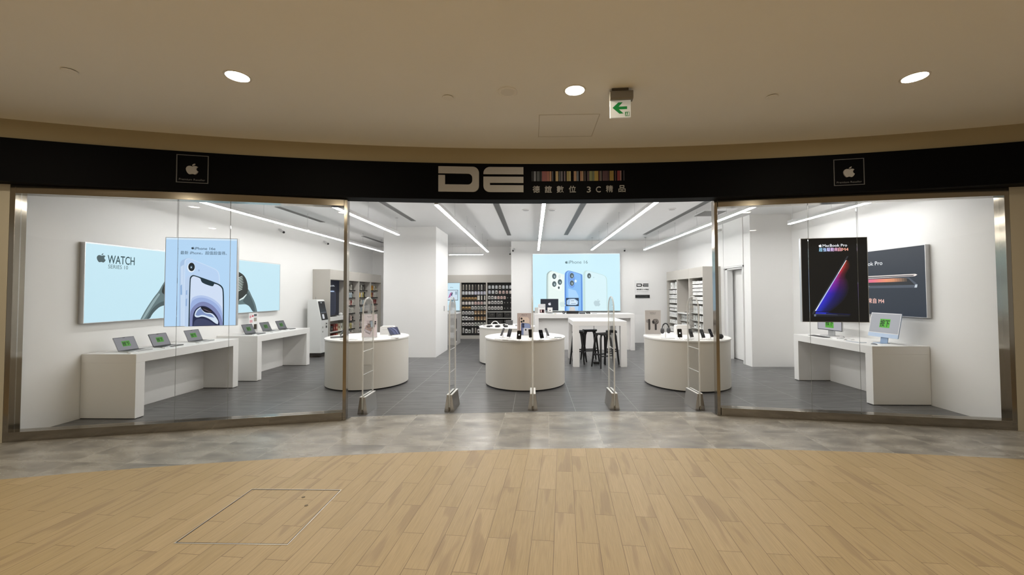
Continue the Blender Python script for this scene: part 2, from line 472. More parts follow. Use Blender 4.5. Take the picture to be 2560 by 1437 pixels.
struct('wall_over_door', MB().box(4.98, 5.6, 9.62, 10.58, 2.36, 3.5), WHITE, 'white wall above the side door', 'wall')
struct('wall_column', MB().box(-4.02, -2.6, 10.635, 12.11, 0, 3.5), WHITE, 'big square white column in the middle of the shop', 'column')
struct('wall_door_back', MB().box(5.29, 5.6, 9.62, 10.58, 0, 2.36), WHITE, 'white wall closing the side door recess', 'wall')

d2 = thing('door_1', 'white side door in a stepped white frame', 'door', (5.22, 10.1, 0)); d2['kind'] = 'structure'
fr = MB()
for x0, x1, o_ in ((-.25, -.21, .0), (-.21, -.07, .045)):
    fr.box(x0, x1, .36 + (.06 if o_ == 0 else 0) - o_ + .045, .475, 0, 2.36 - o_); fr.box(x0, x1, -.475, -.36 - (.06 if o_ == 0 else 0) + o_ - .045, 0, 2.36 - o_)
    fr.box(x0, x1, -.475, .475, 2.28 + (.04 if o_ == 0 else 0), 2.355)
obj('door_frame', fr, WPL, d2, bevel=.003)
obj('door_leaf', MB().box(.0, .045, -.465, .465, .012, 2.28), WHITE, d2, bevel=.003)
hd = MB().tube([(-.012, -.36, 1.03), (-.05, -.36, 1.03), (-.055, -.34, 1.03), (-.055, -.24, 1.03)], .009); hd.box(-.012, .0, -.39, -.335, .98, 1.08)
obj('door_handle', hd, BRUSH, d2, True)

# glazed fronts
def glazing(name, A, B, seams, label, gap_side):
    d = B - A; Ln = d.length
    w = thing(name, label, 'window', (A.x, A.y, 0), math.atan2(d.y, d.x)); w['kind'] = 'structure'
    D = .14
    obj('head_rail', MB().box(.05, Ln - .045, 0, D, 2.9, 2.998), STEEL, w, bevel=.002)
    obj('sill_rail', MB().box(.05, Ln - .045, 0, D, .0, .11), STEEL, w, bevel=.002)
    a, b = (.05, .042) if gap_side > 0 else (.042, .05)
    obj('jamb', MB().box(0, a, 0, D, 0, 2.998), STEEL, w, bevel=.002)
    obj('jamb', MB().box(Ln - b, Ln, 0, D, 0, 2.998), STEEL, w, bevel=.002)
    cuts = [.05] + seams + [Ln - .045]
    for x0, x1 in zip(cuts, cuts[1:]):
        obj('glass_pane', MB().box(x0 + .002, x1 - .002, .064, .076, .11, 2.9), GLASS, w)
    for x in seams: obj('seam', MB().box(x - .0015, x + .0015, .068, .072, .11, 2.9), ink('#8c8f8d'), w)
    return w
glazing('window_1', L0, L1, [1.672, 2.262], 'tall steel-framed shop window in front of the watch light box', 1)
glazing('window_2', R0, R1, [1.206, 1.790], 'tall steel-framed shop window in front of the laptop light box', -1)

# ---------------------------------------------------------------- lamps in the mall ceiling
LENS = mat('lamp_lens', (.9, .9, .9), .3, 0, .5, (1.0, .90, .72), LAMP)
lamp = thing('downlight', 'lit round downlight in the mall ceiling nearest the green exit sign', 'ceiling lamp', (.424, 3.954, 3.725), 0, 'downlights in the mall ceiling')
tr = MB().lathe([(.093, -.001), (.095, -.005), (.110, -.005), (.113, .0)], n=32)
obj('trim_ring', tr, mat('lamp_trim', (.75, .72, .66), .4), lamp, True)
obj('lens', MB().disc(0, 0, -.0015, .093, 28, None, True), LENS, lamp)
dup(lamp, 'lit round downlight in the mall ceiling above the pale phone light box', (-2.74, 3.592, 3.725))
dup(lamp, 'lit round downlight in the mall ceiling above the black light box', (3.608, 3.817, 3.725))
for R in (21.2, 18.0):  # rows of unseen lamps, added to light the mall
    for k in range(-3, 4):
        a = k * .151 + (.0 if R > 20 else .07)
        x, y = TC[0] - .9 + R * math.sin(a), TC[1] + R * math.cos(a)
        if -8 < x < 5.5: dup(lamp, 'unseen added downlight in the mall ceiling over the wood floor', (x, y, 3.725))
for x, y in ((-5.9, 2.75),): dup(lamp, 'unseen added downlight in the mall ceiling beyond the ends of the shop front', (x, y, 3.725))  # one more out-of-view lamp added for the mall light
CAP = mat('ceiling_cap', (.88, .86, .81), .7)
sp = thing('sprinkler_cap', 'small round ceiling cap nearest the pale phone light box', 'ceiling cap', (-4.176, 3.445, 3.725), 0, 'ceiling caps')
obj('cover', MB().lathe([(.052, -.012), (.055, -.008), (.055, -.006), (.04, -.005)][::1], n=28), CAP, sp, True)
obj('gap_ring', MB().lathe([(.048, -.006), (.048, .0)], n=28), ink('#2a2622'), sp)
dup(sp, 'small round ceiling cap next to the flat ceiling speaker', (-.87, 4.047, 3.725))
dup(sp, 'small round ceiling cap between the exit sign and the farthest downlight', (2.475, 4.144, 3.725))
t = thing('ceiling_speaker', 'flat round speaker set in the mall ceiling', 'speaker', (-.248, 3.954, 3.725))
obj('rim', MB().lathe([(.098, .0), (.1, -.01), (.088, -.016), (.072, -.010)], n=36), CAP, t, True)
obj('grille', MB().lathe([(.0, -.013), (.07, -.011), (.073, -.004)], n=36), mat('speaker_grille', (.80, .78, .73), .8), t, True)
t = thing('ceiling_hatch', 'flush square access hatch in the mall ceiling', 'ceiling hatch', (.42, 4.81, 3.725))
fm = MB(); a, b, w = .345, .32, .006
fm.box(-a, a, -b, -b + w, -.003, 0); fm.box(-a, a, b - w, b, -.003, 0); fm.box(-a, -a + w, -b + w, b - w, -.003, 0); fm.box(a - w, a, -b + w, b - w, -.003, 0)
obj('hatch_frame', fm, mat('hatch_edge', (.55, .51, .44), .8), t)
obj('hatch_panel', MB().box(-a + w + .002, a - w - .002, -b + w + .002, b - w - .002, -.002, 0), MCEIL, t)

# exit sign
t = thing('exit_sign', 'hanging exit sign with a green arrow', 'sign', (.876, 3.95, 3.725), math.radians(-4))
obj('bracket', MB().box(-.085, .075, -.03, .03, -.028, 0), mat('dark_bronze', (.10, .085, .065), .4, .6), t, bevel=.003)
hs = MB().prism(rr(-.045, .045, -.115, -.028, .02), 'x', -.105, .118)
obj('lamp_housing', hs, mat('sign_housing', (.22, .20, .17), .45, .3), t, True)
SG = mat('sign_panel', (.75, .76, .74), .3, 0, .5, '#b9bab0', .32)
p = MB().box(-.098, .098, -.008, .008, -.285, -.11, SG)
A = Art(p, (-.098, -.008, -.285), (1, 0, 0), (0, 0, 1))
GR = mat('exit_green', (.004, .17, .035), .4, 0, .5, '#0e6b2c', .45)
A.poly(GR, [(.018, .098), (.075, .150), (.118, .150), (.078, .108), (.160, .108), (.160, .080), (.080, .080), (.125, .038), (.085, .036)])
A.rect(GR, .140, .182, .010, .052)
wh = SG
A.rect(wh, .166, .178, .014, .048); k = A.k + 1
A.poly(wh, ell(.154, .043, .004, .004, 8), k); A.stroke(wh, [(.154, .038), (.152, .028), (.146, .016)], .005, k); A.stroke(wh, [(.152, .028), (.160, .022), (.158, .014)], .005, k); A.stroke(wh, [(.147, .034), (.160, .034)], .004, k)
A.k = k
obj('sign_panel', p, None, t)
obj('edge_strip', MB().box(-.106, -.0985, -.009, .009, -.285, -.112), mat('sign_edge', (.8, .8, .76), .3, 0, .5, '#d8d6c4', .9), t)

# hatch in the wood floor
t = thing('floor_hatch', 'square access hatch outlined in the wood floor', 'floor hatch', (-2.067, 3.098, 0))
for nm, m, o_, w in (('steel_edge', mat('hatch_steel', (.62, .57, .48), .35, .5), 0, .007), ('gap', ink('#2b2119'), .007, .005)):
    f = MB(); a, b = .397 - o_, .382 - o_
    f.box(-a, a, -b, -b + w, 0, .0022); f.box(-a, a, b - w, b, 0, .0022); f.box(-a, -a + w, -b + w, b - w, 0, .0022); f.box(a - w, a, -b + w, b - w, 0, .0022)
    obj(nm, f, m, t)
for x, y in ((.135, .25), (.235, .12)):
    obj('lifting_eye', MB().lathe([(.014, .0005), (.013, .0025), (.007, .0035), (.0, .0035)], x, y, 14), mat('dull_brass', (.16, .12, .07), .5, .7), t, True)

# ---------------------------------------------------------------- signs on the fascia
def on_fascia(x, y, z): return (x, arcY(x, FC, FR) - .003 - y, z)     # y = stand-off towards the viewer
def flat(mb, polys, m, d0=0.0, d1=.018):
    for pts in polys: mb.prism(pts, 'y', -d0, -d1, m)
    return mb
def fascia_part(name, polys, m, parent, d0=0.0, d1=.018):
    mb = MB()
    for pts in polys: mb.prism(pts, 'y', d0, d1, m)
    mb.map(on_fascia); return obj(name, mb, None, parent)
def arc_pts(cx, cy, r, a0, a1, n=6): return [(cx + r * math.cos(math.radians(a0 + (a1 - a0) * i / n)), cy + r * math.sin(math.radians(a0 + (a1 - a0) * i / n))) for i in range(n + 1)]
t = thing('shop_sign', 'shop sign of two big block letters with a coloured barcode and Chinese characters', 'sign')
s = .001115; X0, Z0 = -1.294, 3.100
def pz(x, y): return (X0 + (x - 80) * s, Z0 + (395 - y) * s)
D = [pz(80, 82)] + [pz(*q) for q in arc_pts(500, 157, 75, -90, 0)] + [pz(*q) for q in arc_pts(500, 320, 75, 0, 90)] + [pz(80, 395), pz(80, 190), pz(160, 190), pz(160, 305)] \
    + [pz(*q) for q in arc_pts(440, 252, 53, 90, 0)] + [pz(*q) for q in arc_pts(440, 222, 53, 0, -90)] + [pz(80, 169)]
fascia_part('letter', [D], PLATE, t)
E1 = [pz(1125, 82), pz(1125, 172), pz(630, 172)] + [pz(*q) for q in arc_pts(710, 162, 80, 180, 270)]
E2 = [pz(630, 203), pz(1125, 203), pz(1125, 280), pz(710, 280), pz(710, 309), pz(1125, 309), pz(1125, 395)] + [pz(*q) for q in arc_pts(705, 320, 75, 90, 180)]
fascia_part('letter', [E1, E2], PLATE, t)
bars = [(1230, 8, '#4a4a4e'), (1252, 30, '#7d808c'), (1292, 36, '#33393f'), (1340, 10, '#2c2426'), (1356, 58, '#a0352c'), (1416, 32, '#b4572f'), (1452, 22, '#c98a58'), (1482, 14, '#2a2430'), (1526, 32, '#d3b36b'), (1568, 14, '#4d5058'), (1590, 24, '#6c5f6b'),
        (1630, 18, '#7b5c66'), (1664, 32, '#b39a3c'), (1698, 16, '#d6c880'), (1752, 32, '#c99a6c'), (1788, 24, '#6f7884'), (1832, 22, '#c88f63'), (1856, 16, '#c9a276'), (1886, 10, '#7a6868'), (1918, 24, '#4a2026'), (1946, 34, '#9aa060'), (1982, 26, '#77815d'), (2008, 48, '#c9a93c'),
        (2064, 14, '#6b2d2a'), (2084, 10, '#b9b0ab'), (2108, 62, '#5d2f3a'), (2172, 16, '#4a2230'), (2196, 50, '#b09133'), (2262, 14, '#4a2026'), (2290, 34, '#98262a'), (2326, 14, '#b38b86'), (2366, 12, '#33303c')]
mb = MB()
def dim(c): return tuple(v * .42 for v in lin(c)[:3])
for x, w, c in bars: mb.prism([pz(x, 132), pz(x + w, 132), pz(x + w, 255), pz(x, 255)], 'y', 0, .008, mat('bar_' + c, dim(c), .5))
mb.map(on_fascia); obj('barcode', mb, None, t)
for ch, x, w in (('德', 1240, 86), ('誼', 1392, 84), ('數', 1540, 84), ('位', 1690, 86), ('3', 1914, 46), ('C', 2026, 58), ('精', 2150, 84), ('品', 2304, 84)):
    mb = MB(); A = Art(mb, (0, -.010, 0), (1, 0, 0), (0, 0, 1)); A.k = 0
    vs, fs = text_geo(ch)
    xa, xb = min(v.x for v in vs), max(v.x for v in vs); ya, yb = min(v.y for v in vs), max(v.y for v in vs)
    h = 84 if w > 80 else 72
    for dx, dy in ((-1.6, 0), (1.6, 0), (0, -1.6), (0, 1.6)):
        mb.add([(X0 + (x - 80 + dx + (v.x - xa) / (xb - xa) * w) * s, .010, Z0 + (395 - 400 + dy + (v.y - ya) / (yb - ya) * h) * s) for v in vs], fs, PLATE)
    mb.map(on_fascia); obj('character', mb, None, t)

def plaque(x0, x1, z0, z1, label):
    t = thing('reseller_plaque', label, 'plaque', (0, 0, 0), 0, 'square plaques on the black fascia')
    e = .008; w = x1 - x0; h = z1 - z0
    LG = mat('plaque_line', (.10, .10, .10), .5)
    fascia_part('outline', [[(x0, z0), (x1, z0), (x1, z0 + e), (x0, z0 + e)], [(x0, z1 - e), (x1, z1 - e), (x1, z1), (x0, z1)], [(x0, z0 + e), (x0 + e, z0 + e), (x0 + e, z1 - e), (x0, z1 - e)], [(x1 - e, z0 + e), (x1, z0 + e), (x1, z1 - e), (x1 - e, z1 - e)]], LG, t, 0, .006)
    ah = .138; ax = x0 + w * .5 - ah * .49; az = z0 + h * .30
    fascia_part('logo', [[(ax + px * ah, az + py * ah) for px, py in APPLE_BODY], [(ax + px * ah, az + py * ah) for px, py in APPLE_LEAF]], PLATE, t, 0, .012)
    mb = MB(); vs, fs = text_geo('Premium Reseller'); xa = min(v.x for v in vs); xb = max(v.x for v in vs); tw = w * .82
    mb.add([(x0 + w * .09 + (v.x - xa) / (xb - xa) * tw, .006, z0 + .03 + v.y * .036) for v in vs], fs, mat('plaque_text', (.13, .13, .13), .5)); mb.map(on_fascia)
    obj('lettering', mb, None, t)
plaque(-4.452, -4.114, 3.102, 3.456, 'square plaque with apple logo above the pale phone light box')
plaque(3.934, 4.280, 3.087, 3.433, 'square plaque with apple logo above the black light box')
# ---------------------------------------------------------------- shop ceiling
TLIT = mat('strip_light', (.9, .9, .9), .4, 0, .3, (1.0, .985, .96), TUBE)
def strip_light(label, x, y0, y1, along='y'):
    Ln = y1 - y0
    t = thing('strip_light', label, 'strip light', (x, y0, 3.1) if along == 'y' else (x, y0, 3.1), 0 if along == 'y' else -PI / 2, 'strip lights hanging in the shop')
    obj('housing', MB().box(-.030, .030, 0, Ln, .012, .075), WPL, t)
    obj('diffuser', MB().box(-.027, .027, .004, Ln - .004, .0, .012), TLIT, t)
    n = max(2, round(Ln / 1.5))
    for i in range(n + 1):
        y = .12 + (Ln - .24) * i / n
        w = MB().tube([(0, y, .075), (0, y, .392)], .0022, 5)
        w.lathe([(.03, .384), (.03, .396)], 0, y, 12) if i in (0, n) else w.lathe([(.008, .38), (.008, .396)], 0, y, 8)
        obj('suspension_wire', w, SILVER, t)
    return t
TU = [(-5.04, 5.75, 13.26, 'long lit strip light nearest the wall with the watch light box'), (-3.22, 5.95, 9.46, 'short lit strip light ending in front of the white column'),
      (-1.53, 6.27, 13.5, 'lit strip light running past the white column to the pegboards'), (.175, 6.15, 13.1, 'lit strip light straight above the phone light box edge'),
      (1.92, 6.1, 13.1, 'lit strip light ending above the big phone light box'), (3.64, 6.1, 13.15, 'lit strip light ending above the white-box shelves'),
      (5.28, 6.0, 8.36, 'short lit strip light nearest the dark laptop light box')]
for x, a, b, lb in TU: strip_light(lb, x, a, b)
t = strip_light('lit strip light hung crosswise before the back pegboards', -3.05, 14.42, 14.42 + 1.24, 'x'); t.location = (-3.05, 14.42, 3.1)

VENT = mat('vent_dark', (.10, .10, .10), .6)
def vent(label, x, y0, y1):
    t = thing('air_slot', label, 'air vent', (x, y0, 3.5), 0, 'air slots in the shop ceiling'); Ln = y1 - y0; w = .062
    f = MB().box(-w, -w + .008, 0, Ln, -.006, 0).box(w - .008, w, 0, Ln, -.006, 0).box(-w + .008, w - .008, 0, .008, -.006, 0).box(-w + .008, w - .008, Ln - .008, Ln, -.006, 0)
    obj('frame', f, GREYP, t)
    obj('dark_gap', MB().box(-w + .008, w - .008, .008, Ln - .008, -.002, -.0004), VENT, t)
    b = MB()
    for k in range(4): b.box(-w + .018 + k * .027, -w + .026 + k * .027, .008, Ln - .008, -.006, -.002)
    obj('blade', b, mat('vent_blade', (.22, .22, .22), .5), t)
vent('dark air slot in the shop ceiling beside the white column', -2.95, 6.2, 9.77)
vent('dark air slot above the phone table in the middle of the shop', -.735, 6.2, 12.34)
vent('dark air slot above the tall white table', 1.015, 6.2, 12.34)
vent('dark air slot above the headphone table', 3.44, 6.3, 12.38)
vent('dark air slot above the display desks by the watch light box', -5.26, 8.06, 9.83)
vent('dark air slot above the pegboards behind the white column', -5.285, 12.28, 13.96)
t0 = thing('ceiling_disc', 'flat white ceiling disc beside the middle strip light', 'ceiling disc', (-.147, 8.565, 3.5), 0, 'ceiling discs in the shop')
obj('disc_rim', MB().lathe([(.085, 0), (.088, -.012), (.074, -.018)], n=28), WPL, t0, True)
obj('disc_face', MB().lathe([(.0, -.020), (.06, -.020), (.074, -.016)], n=28), mat('disc_grey', (.45, .45, .45), .6), t0, True)
dup(t0, 'flat white ceiling disc between the two middle air slots', (.413, 8.59, 3.5)); dup(t0, 'flat white ceiling disc near the return air grille', (2.985, 8.62, 3.5))
dup(t0, 'small white ceiling disc beside the short strip light by the column', (-4.2, 7.9, 3.5))
t = thing('return_grille', 'square grey return air grille in the shop ceiling', 'air vent', (4.02, 9.15, 3.5))
g = MB()
for k in range(14): g.box(-.25, .25, -.31 + k * .045, -.295 + k * .045, -.008, -.001)
obj('grille_bars', g, GREYP, t); obj('frame', MB().box(-.27, .27, -.335, -.315, -.01, 0).box(-.27, .27, .315, .335, -.01, 0).box(-.27, -.25, -.315, .315, -.01, 0).box(.25, .27, -.315, .315, -.01, 0), WPL, t)

def camera_thing(label, loc, rz, wall=True, dark=True):
    t = thing('security_camera', label, 'security camera', loc, rz, 'security cameras')
    obj('mount', MB().lathe([(.035, 0), (.035, -.02), (.012, -.028), (.012, -.09)], 0, 0, 14) if not wall else MB().tube([(0, 0, 0), (0, -.03, 0), (0, -.09, .0), (0, -.11, -.02)], [.035, .02, .012, .012], 10), WPL, t, True)
    c = (0, -.02, -.12) if not wall else (0, -.13, -.05)
    bd = MB().tube([(c[0], c[1] + .06, c[2] + .02), (c[0], c[1] - .07, c[2] - .03)], .032, 14); obj('body', bd, WPL, t, True)
    obj('lens_face', MB().tube([(c[0], c[1] - .068, c[2] - .0292), (c[0], c[1] - .082, c[2] - .0346)], [.031, .026], 14), BLK, t, True)
camera_thing('white security camera above the watch light box', (-6.22, 9.6, 3.28), math.radians(62))
camera_thing('white security camera above the shelf with the dark poster', (-6.22, 11.7, 3.26), math.radians(62))
camera_thing('security camera on the recessed wall next to the pegboards', (-.90, 15.33, 3.27), math.radians(8))
camera_thing('security camera at the corner of the back wall', (-.655, 13.79, 3.23), math.radians(-8))
camera_thing('security camera above the big phone light box', (3.14, 13.79, 3.21), math.radians(-12))
camera_thing('security camera above the white-box shelves', (4.97, 10.65, 3.36), math.radians(-70))
tag(obj('wall_switch', MB().box(-2.6, -2.59, 11.585, 11.63, 1.19, 1.34), GREYP, None, bevel=.002), 'narrow dark wall switch on the side of the white column', 'switch')

# ---------------------------------------------------------------- light boxes
BLUE = lit('#c3e4f2', 1.0)
def light_box(label, loc, rz, w, h, d, name='light_box', film=None, cables=None, fcol=ALU, rim=.008):
    """local x along the face, face towards -y, z up; back at y=0"""
    t = thing(name, label, 'light box', loc, rz)
    e = rim
    f = MB().box(0, e, -d, 0, 0, h).box(w - e, w, -d, 0, 0, h).box(e, w - e, -d, 0, 0, e).box(e, w - e, -d, 0, h - e, h).box(e, w - e, -.006, 0, e, h - e)
    obj('frame', f, fcol, t)
    mb = MB(); mb.box(e, w - e, -d + .004, -d + .006, e, h - e, film)
    A = Art(mb, (0, -d + .0036, 0), (1, 0, 0), (0, 0, 1), .0004)
    return t, mb, A
INKD = lit('#3d5358'); INKM = lit('#5a6e73')

# watch light box
t, mb, A = light_box('wide pale blue light box with a watch advert on the shop wall', (-6.22, 5.31, 1.305), PI / 2, 4.24, 1.125, .075, film=lit('#c6e8f5'))
A.rect(lit('#e4f5fa'), .008, 4.232, 1.104, 1.117)
A.apple(INKD, .150, .855, .132); A.text(INKD, 'WATCH', .298, .850, .122, .39, bold=.012); A.text(INKM, 'SERIES 10', .306, .778, .055, .285)
ST = lit('#5d7377'); ST2 = lit('#3f5256'); ST3 = lit('#8fa6aa'); DKW = lit('#16211f')
A.spoly(ST, [(.80, .008), (.86, .12), (.938, .242), (1.02, .36), (1.094, .444), (1.16, .56), (1.24, .68), (1.35, .74), (1.5, .70), (1.5, .35), (1.35, .28), (1.211, .218), (1.13, .20), (1.065, .154), (.99, .08), (.955, .008)])
A.spoly(ST2, [(.955, .008), (.99, .08), (1.065, .154), (1.13, .20), (1.211, .218), (1.30, .25), (1.24, .30), (1.10, .26), (.98, .16), (.90, .008)])
A.spoly(ST3, [(.82, .008), (.90, .15), (1.0, .30), (1.10, .42), (1.12, .40), (1.03, .27), (.93, .12), (.86, .008)])
A.spoly(DKW, [(1.14, .45), (1.2, .60), (1.30, .72), (1.42, .80), (1.6, .84), (1.6, .40), (1.3, .36), (1.18, .40)])
A.spoly(ST, [(3.146, .52), (3.2, .46), (3.264, .361), (3.34, .26), (3.401, .152), (3.45, .008), (3.305, .008), (3.205, .136), (3.12, .175), (3.047, .185), (2.896, .18), (2.5, .2), (2.5, .5)])
A.spoly(ST2, [(3.15, .44), (3.24, .33), (3.32, .20), (3.37, .08), (3.38, .008), (3.305, .008), (3.205, .136), (3.10, .18), (3.0, .25)])
A.spoly(DKW, [(1.5, .92), (2.2, 1.0), (2.7, .93), (2.881, .86), (3.0, .815), (3.08, .74), (3.131, .632), (3.15, .54), (3.147, .452), (3.09, .37), (3.014, .31), (2.894, .27), (2.5, .18), (1.7, .2), (1.45, .45)])
A.poly(lit('#2f7f8f'), ell(2.15, .58, .55, .3, 28)); A.poly(lit('#0c1414'), ell(2.15, .58, .42, .22, 28))
k = A.k + 1
for i in range(9):
    z = .50 + i * .034; A.poly(lit('#cfdcd8'), [(2.85, z - .05), (2.97, z - .012 + .01), (3.03 - abs(i - 4) * .012, z + .012), (2.97, z + .010), (2.85, z - .03)], k)
A.k = k
A.poly(lit('#dfeeee'), [(2.894, .285), (3.0, .33), (3.10, .40), (3.11, .385), (3.02, .30), (2.9, .262)])
obj('film', mb, None, t)

# big phone light box on the back wall
t, mb, A = light_box('big pale blue light box with three phones on the back wall', (-.02, 13.79, 1.09), 0, 2.99, 1.97, .07, film=lit('#cdf0fb'))
sx, sz = 2.99 / 1647, 1.97 / 1085
def q2(*P): return [((x - 388) * sx, 1.97 - (y - 100) * sz) for x, y in P]
A.poly(lit('#e6f8fd'), q2((388, 103), (2034, 103), (2034, 118), (388, 118)))
A.apple(lit('#5f7a80'), *q2((1003, 293))[0], .100); p = q2((1068, 292))[0]; A.text(lit('#5f7a80'), 'iPhone 16', p[0], p[1], .108, .655)
W1, W2, W3 = lit('#e8f7f2'), lit('#c2d6d2'), lit('#9fb4b3')
A.spoly(W3, q2((650, 1183), (650, 505), (668, 465), (700, 437), (735, 423), (760, 428), (760, 1183)))
A.spoly(lit('#d4e6e2'), q2((668, 1183), (668, 520), (688, 470), (720, 440), (760, 430), (760, 1183)))
A.spoly(W1, q2((690, 1183), (690, 520), (705, 465), (735, 432), (790, 435), (880, 465), (990, 500), (990, 1183)))
A.spoly(lit('#f2fbf8'), q2((735, 560), (745, 480), (790, 455), (930, 515), (945, 560), (945, 770), (915, 808), (870, 800), (745, 745), (730, 700)))
LE, LE2 = lit('#43545a'), lit('#7f9398')
def cam2(x, y, rx, ry, ring=None):
    if ring: A.poly(ring, q2(*ell(x, y, rx + 9, ry + 9, 18)))
    A.poly(LE, q2(*ell(x, y, rx, ry, 18))); A.poly(LE2, q2(*ell(x + rx * .1, y + ry * .1, rx * .5, ry * .55, 14))); A.poly(lit('#dfeef2'), q2(*ell(x + rx * .2, y + ry * .25, rx * .18, ry * .16, 8)))
for x, y in ((797, 528), (797, 676), (903, 638)): cam2(x, y, 38, 52, lit('#d9e8e4'))
A.poly(LE, q2(*ell(882, 745, 17, 26, 12))); A.poly(lit('#dfecea'), q2(*ell(895, 535, 26, 36, 12)))
B1, B2, B3 = lit('#86bdf6'), lit('#5b8fdc'), lit('#a9d4ff')
A.spoly(B2, q2((990, 1183), (990, 500), (1010, 450), (1050, 425), (1085, 423), (1320, 492), (1328, 520), (1328, 1183)))
A.spoly(B1, q2((1022, 1183), (1022, 500), (1036, 452), (1065, 432), (1100, 436), (1290, 492), (1300, 520), (1296, 1183)))
A.poly(B3, q2((1060, 1183), (1060, 760), (1200, 800), (1250, 900), (1240, 1183)))
A.spoly(lit('#6f9fe6'), q2((1054, 500), (1072, 452), (1110, 440), (1160, 462), (1182, 510), (1182, 700), (1160, 745), (1110, 752), (1066, 700), (1054, 620)))
cam2(1128, 520, 38, 50, lit('#8db8f2')); cam2(1128, 660, 38, 50, lit('#8db8f2')); A.poly(lit('#e2f3ff'), q2(*ell(1198, 622, 22, 28, 12)))
A.spoly(lit('#c4e0df'), q2((1340, 1183), (1340, 500), (1352, 450), (1380, 425), (1420, 423), (1740, 512), (1778, 555), (1790, 620), (1790, 1183)))
A.spoly(lit('#d8f2f8'), q2((1378, 1183), (1378, 500), (1390, 452), (1415, 432), (1440, 436), (1730, 518), (1764, 556), (1776, 620), (1776, 1183)))
cam2(1452, 524, 34, 48, lit('#c6dde0')); A.poly(lit('#b9d6dc'), q2(*ell(1537, 556, 9, 12, 10)))
p = q2((1532, 1098))[0]; A.apple(lit('#bcd3da'), p[0], p[1], .25); p = q2((893, 1110))[0]; A.apple(lit('#d3e6e4'), p[0], p[1], .22)
obj('film', mb, None, t)

# dark laptop light box on the side wall
NAVY = lit('#232d3b')
t, mb, A = light_box('dark wall light box with an open laptop advert', (5.95, 8.3, 1.31), -PI / 2, 2.155, 1.105, .07, film=NAVY, fcol=ALU)
WH = lit('#f3f5f8', 1.1)
A.apple(WH, .745, .853, .085); A.text(WH, 'MacBook Pro', .825, .850, .066, .585, bold=.012)
A.text(lit('#f6c4b8', 1.1), '超強驅動來自 M4', .735, .205, .066, .69, bold=.02)
A.poly(lit('#4a5361'), [(.15, .50), (.16, .458), (2.0, .456), (2.02, .507), (1.882, .62), (.27, .62)]); A.poly(lit('#1b2129'), [(.19, .50), (1.975, .50), (1.87, .60), (.28, .60)])
RC = ['#3a4fb0', '#5a56c0', '#7a5cc4', '#985fc0', '#b563b8', '#cf66a8', '#e06a98', '#e97488', '#ee8578', '#ee9670', '#d98f66', '#8f6a52', '#3a3630']
for i in range(36):
    f_ = i / 36 * 12; a_, t_ = RC[int(f_)], f_ % 1; b_ = RC[int(f_) + 1]
    cc = '#' + ''.join('%02x' % round(int(a_[n_:n_ + 2], 16) * (1 - t_) + int(b_[n_:n_ + 2], 16) * t_) for n_ in (1, 3, 5)); x0, x1 = .30 + 1.55 * i / 36, .30 + 1.55 * (i + 1) / 36
    A.poly(lit(cc), [(x0, .555), (x1, .555), (x1 - .004, .612), (x0 - .004, .612)], 12)
A.k = 12
A.poly(lit('#f6e6e0', 1.2), [(.13, .655), (.16, .668), (1.99, .668), (2.022, .655), (1.985, .635), (.17, .618)]); A.poly(lit('#2b313b'), [(.16, .655), (1.985, .655), (1.95, .640), (.2, .632)])
A.poly(lit('#c9d2da'), [(1.97, .458), (2.012, .458), (2.02, .505), (1.985, .505)]); A.poly(lit('#9aa4ae'), [(1.0, .497), (1.15, .497), (1.14, .482), (1.01, .482)])
obj('film', mb, None, t)

# hanging light boxes just inside the glass
def hanging(label, P, Q, z0, z1, film, cab):
    P, Q = Vector(P), Vector(Q); d = Q - P
    n = Vector((-d.y, d.x)).normalized() * .05
    t, mb, A = light_box(label, (P.x + n.x, P.y + n.y, z0), math.atan2(d.y, d.x), d.length, z1 - z0, .05, 'hanging_light_box', film, None, ALU, .006)
    for x in cab: obj('cable', MB().tube([(x * d.length, -.025, z1 - z0), (x * d.length, -.025, 3.5 - z0)], .003, 6), SILVER, t)
    return t, mb, A, d.length, z1 - z0
t, mb, A, w, h = hanging('tall hanging pale blue light box with a white phone', (-4.872, 5.157), (-4.047, 5.357), 1.274, 2.463, lit('#b7d9f8'), (.14, .88))
def q(*P): return [((x - 75 + (y - 82) * .018) / 1029 * w, h - (y - 82) / 1268 * h) for x, y in P]
A.poly(lit('#d4e9fb'), [(.006, h - .03), (w - .006, h - .03), (w - .006, h - .006), (.006, h - .006)])
DI = lit('#2b3d4a'); DI2 = lit('#4d6171')
p = q((433, 250))[0]; A.apple(DI, p[0], p[1], .036); p = q((480, 254))[0]; A.text(DI, 'iPhone 16e', p[0], p[1], .035, .245, bold=.008)
p = q((612, 320))[0]; A.text(DI2, '最新 iPhone，超值超值得。', p[0], p[1], .036, .545, 'c', .01)
A.spoly(lit('#a9c4e6'), q((262, 1350), (272, 480), (290, 415), (345, 388), (390, 375), (440, 385), (440, 1350)))
A.poly(lit('#c9dcf4'), q((285, 1350), (285, 500), (330, 470), (330, 1350))); A.poly(lit('#8fb0da'), q((285, 900), (285, 770), (305, 750), (308, 900)))
A.spoly(lit('#cfe2fa'), q((330, 1350), (335, 440), (350, 395), (390, 378), (430, 385), (770, 520), (820, 560), (842, 620), (845, 800), (845, 1350)))
A.spoly(lit('#bcd6f6'), q((345, 1340), (348, 445), (362, 402), (395, 388), (428, 394), (765, 528), (810, 566), (830, 624), (833, 800), (833, 1340)))
A.poly(lit('#e8f2fd'), q(*ell(435, 510, 56, 70, 22))); A.poly(lit('#101a22'), q(*ell(440, 502, 46, 60, 22))); A.poly(lit('#2d4150'), q(*ell(440, 506, 22, 28, 14))); A.poly(lit('#c8dbe8'), q(*ell(436, 508, 9, 12, 8)))
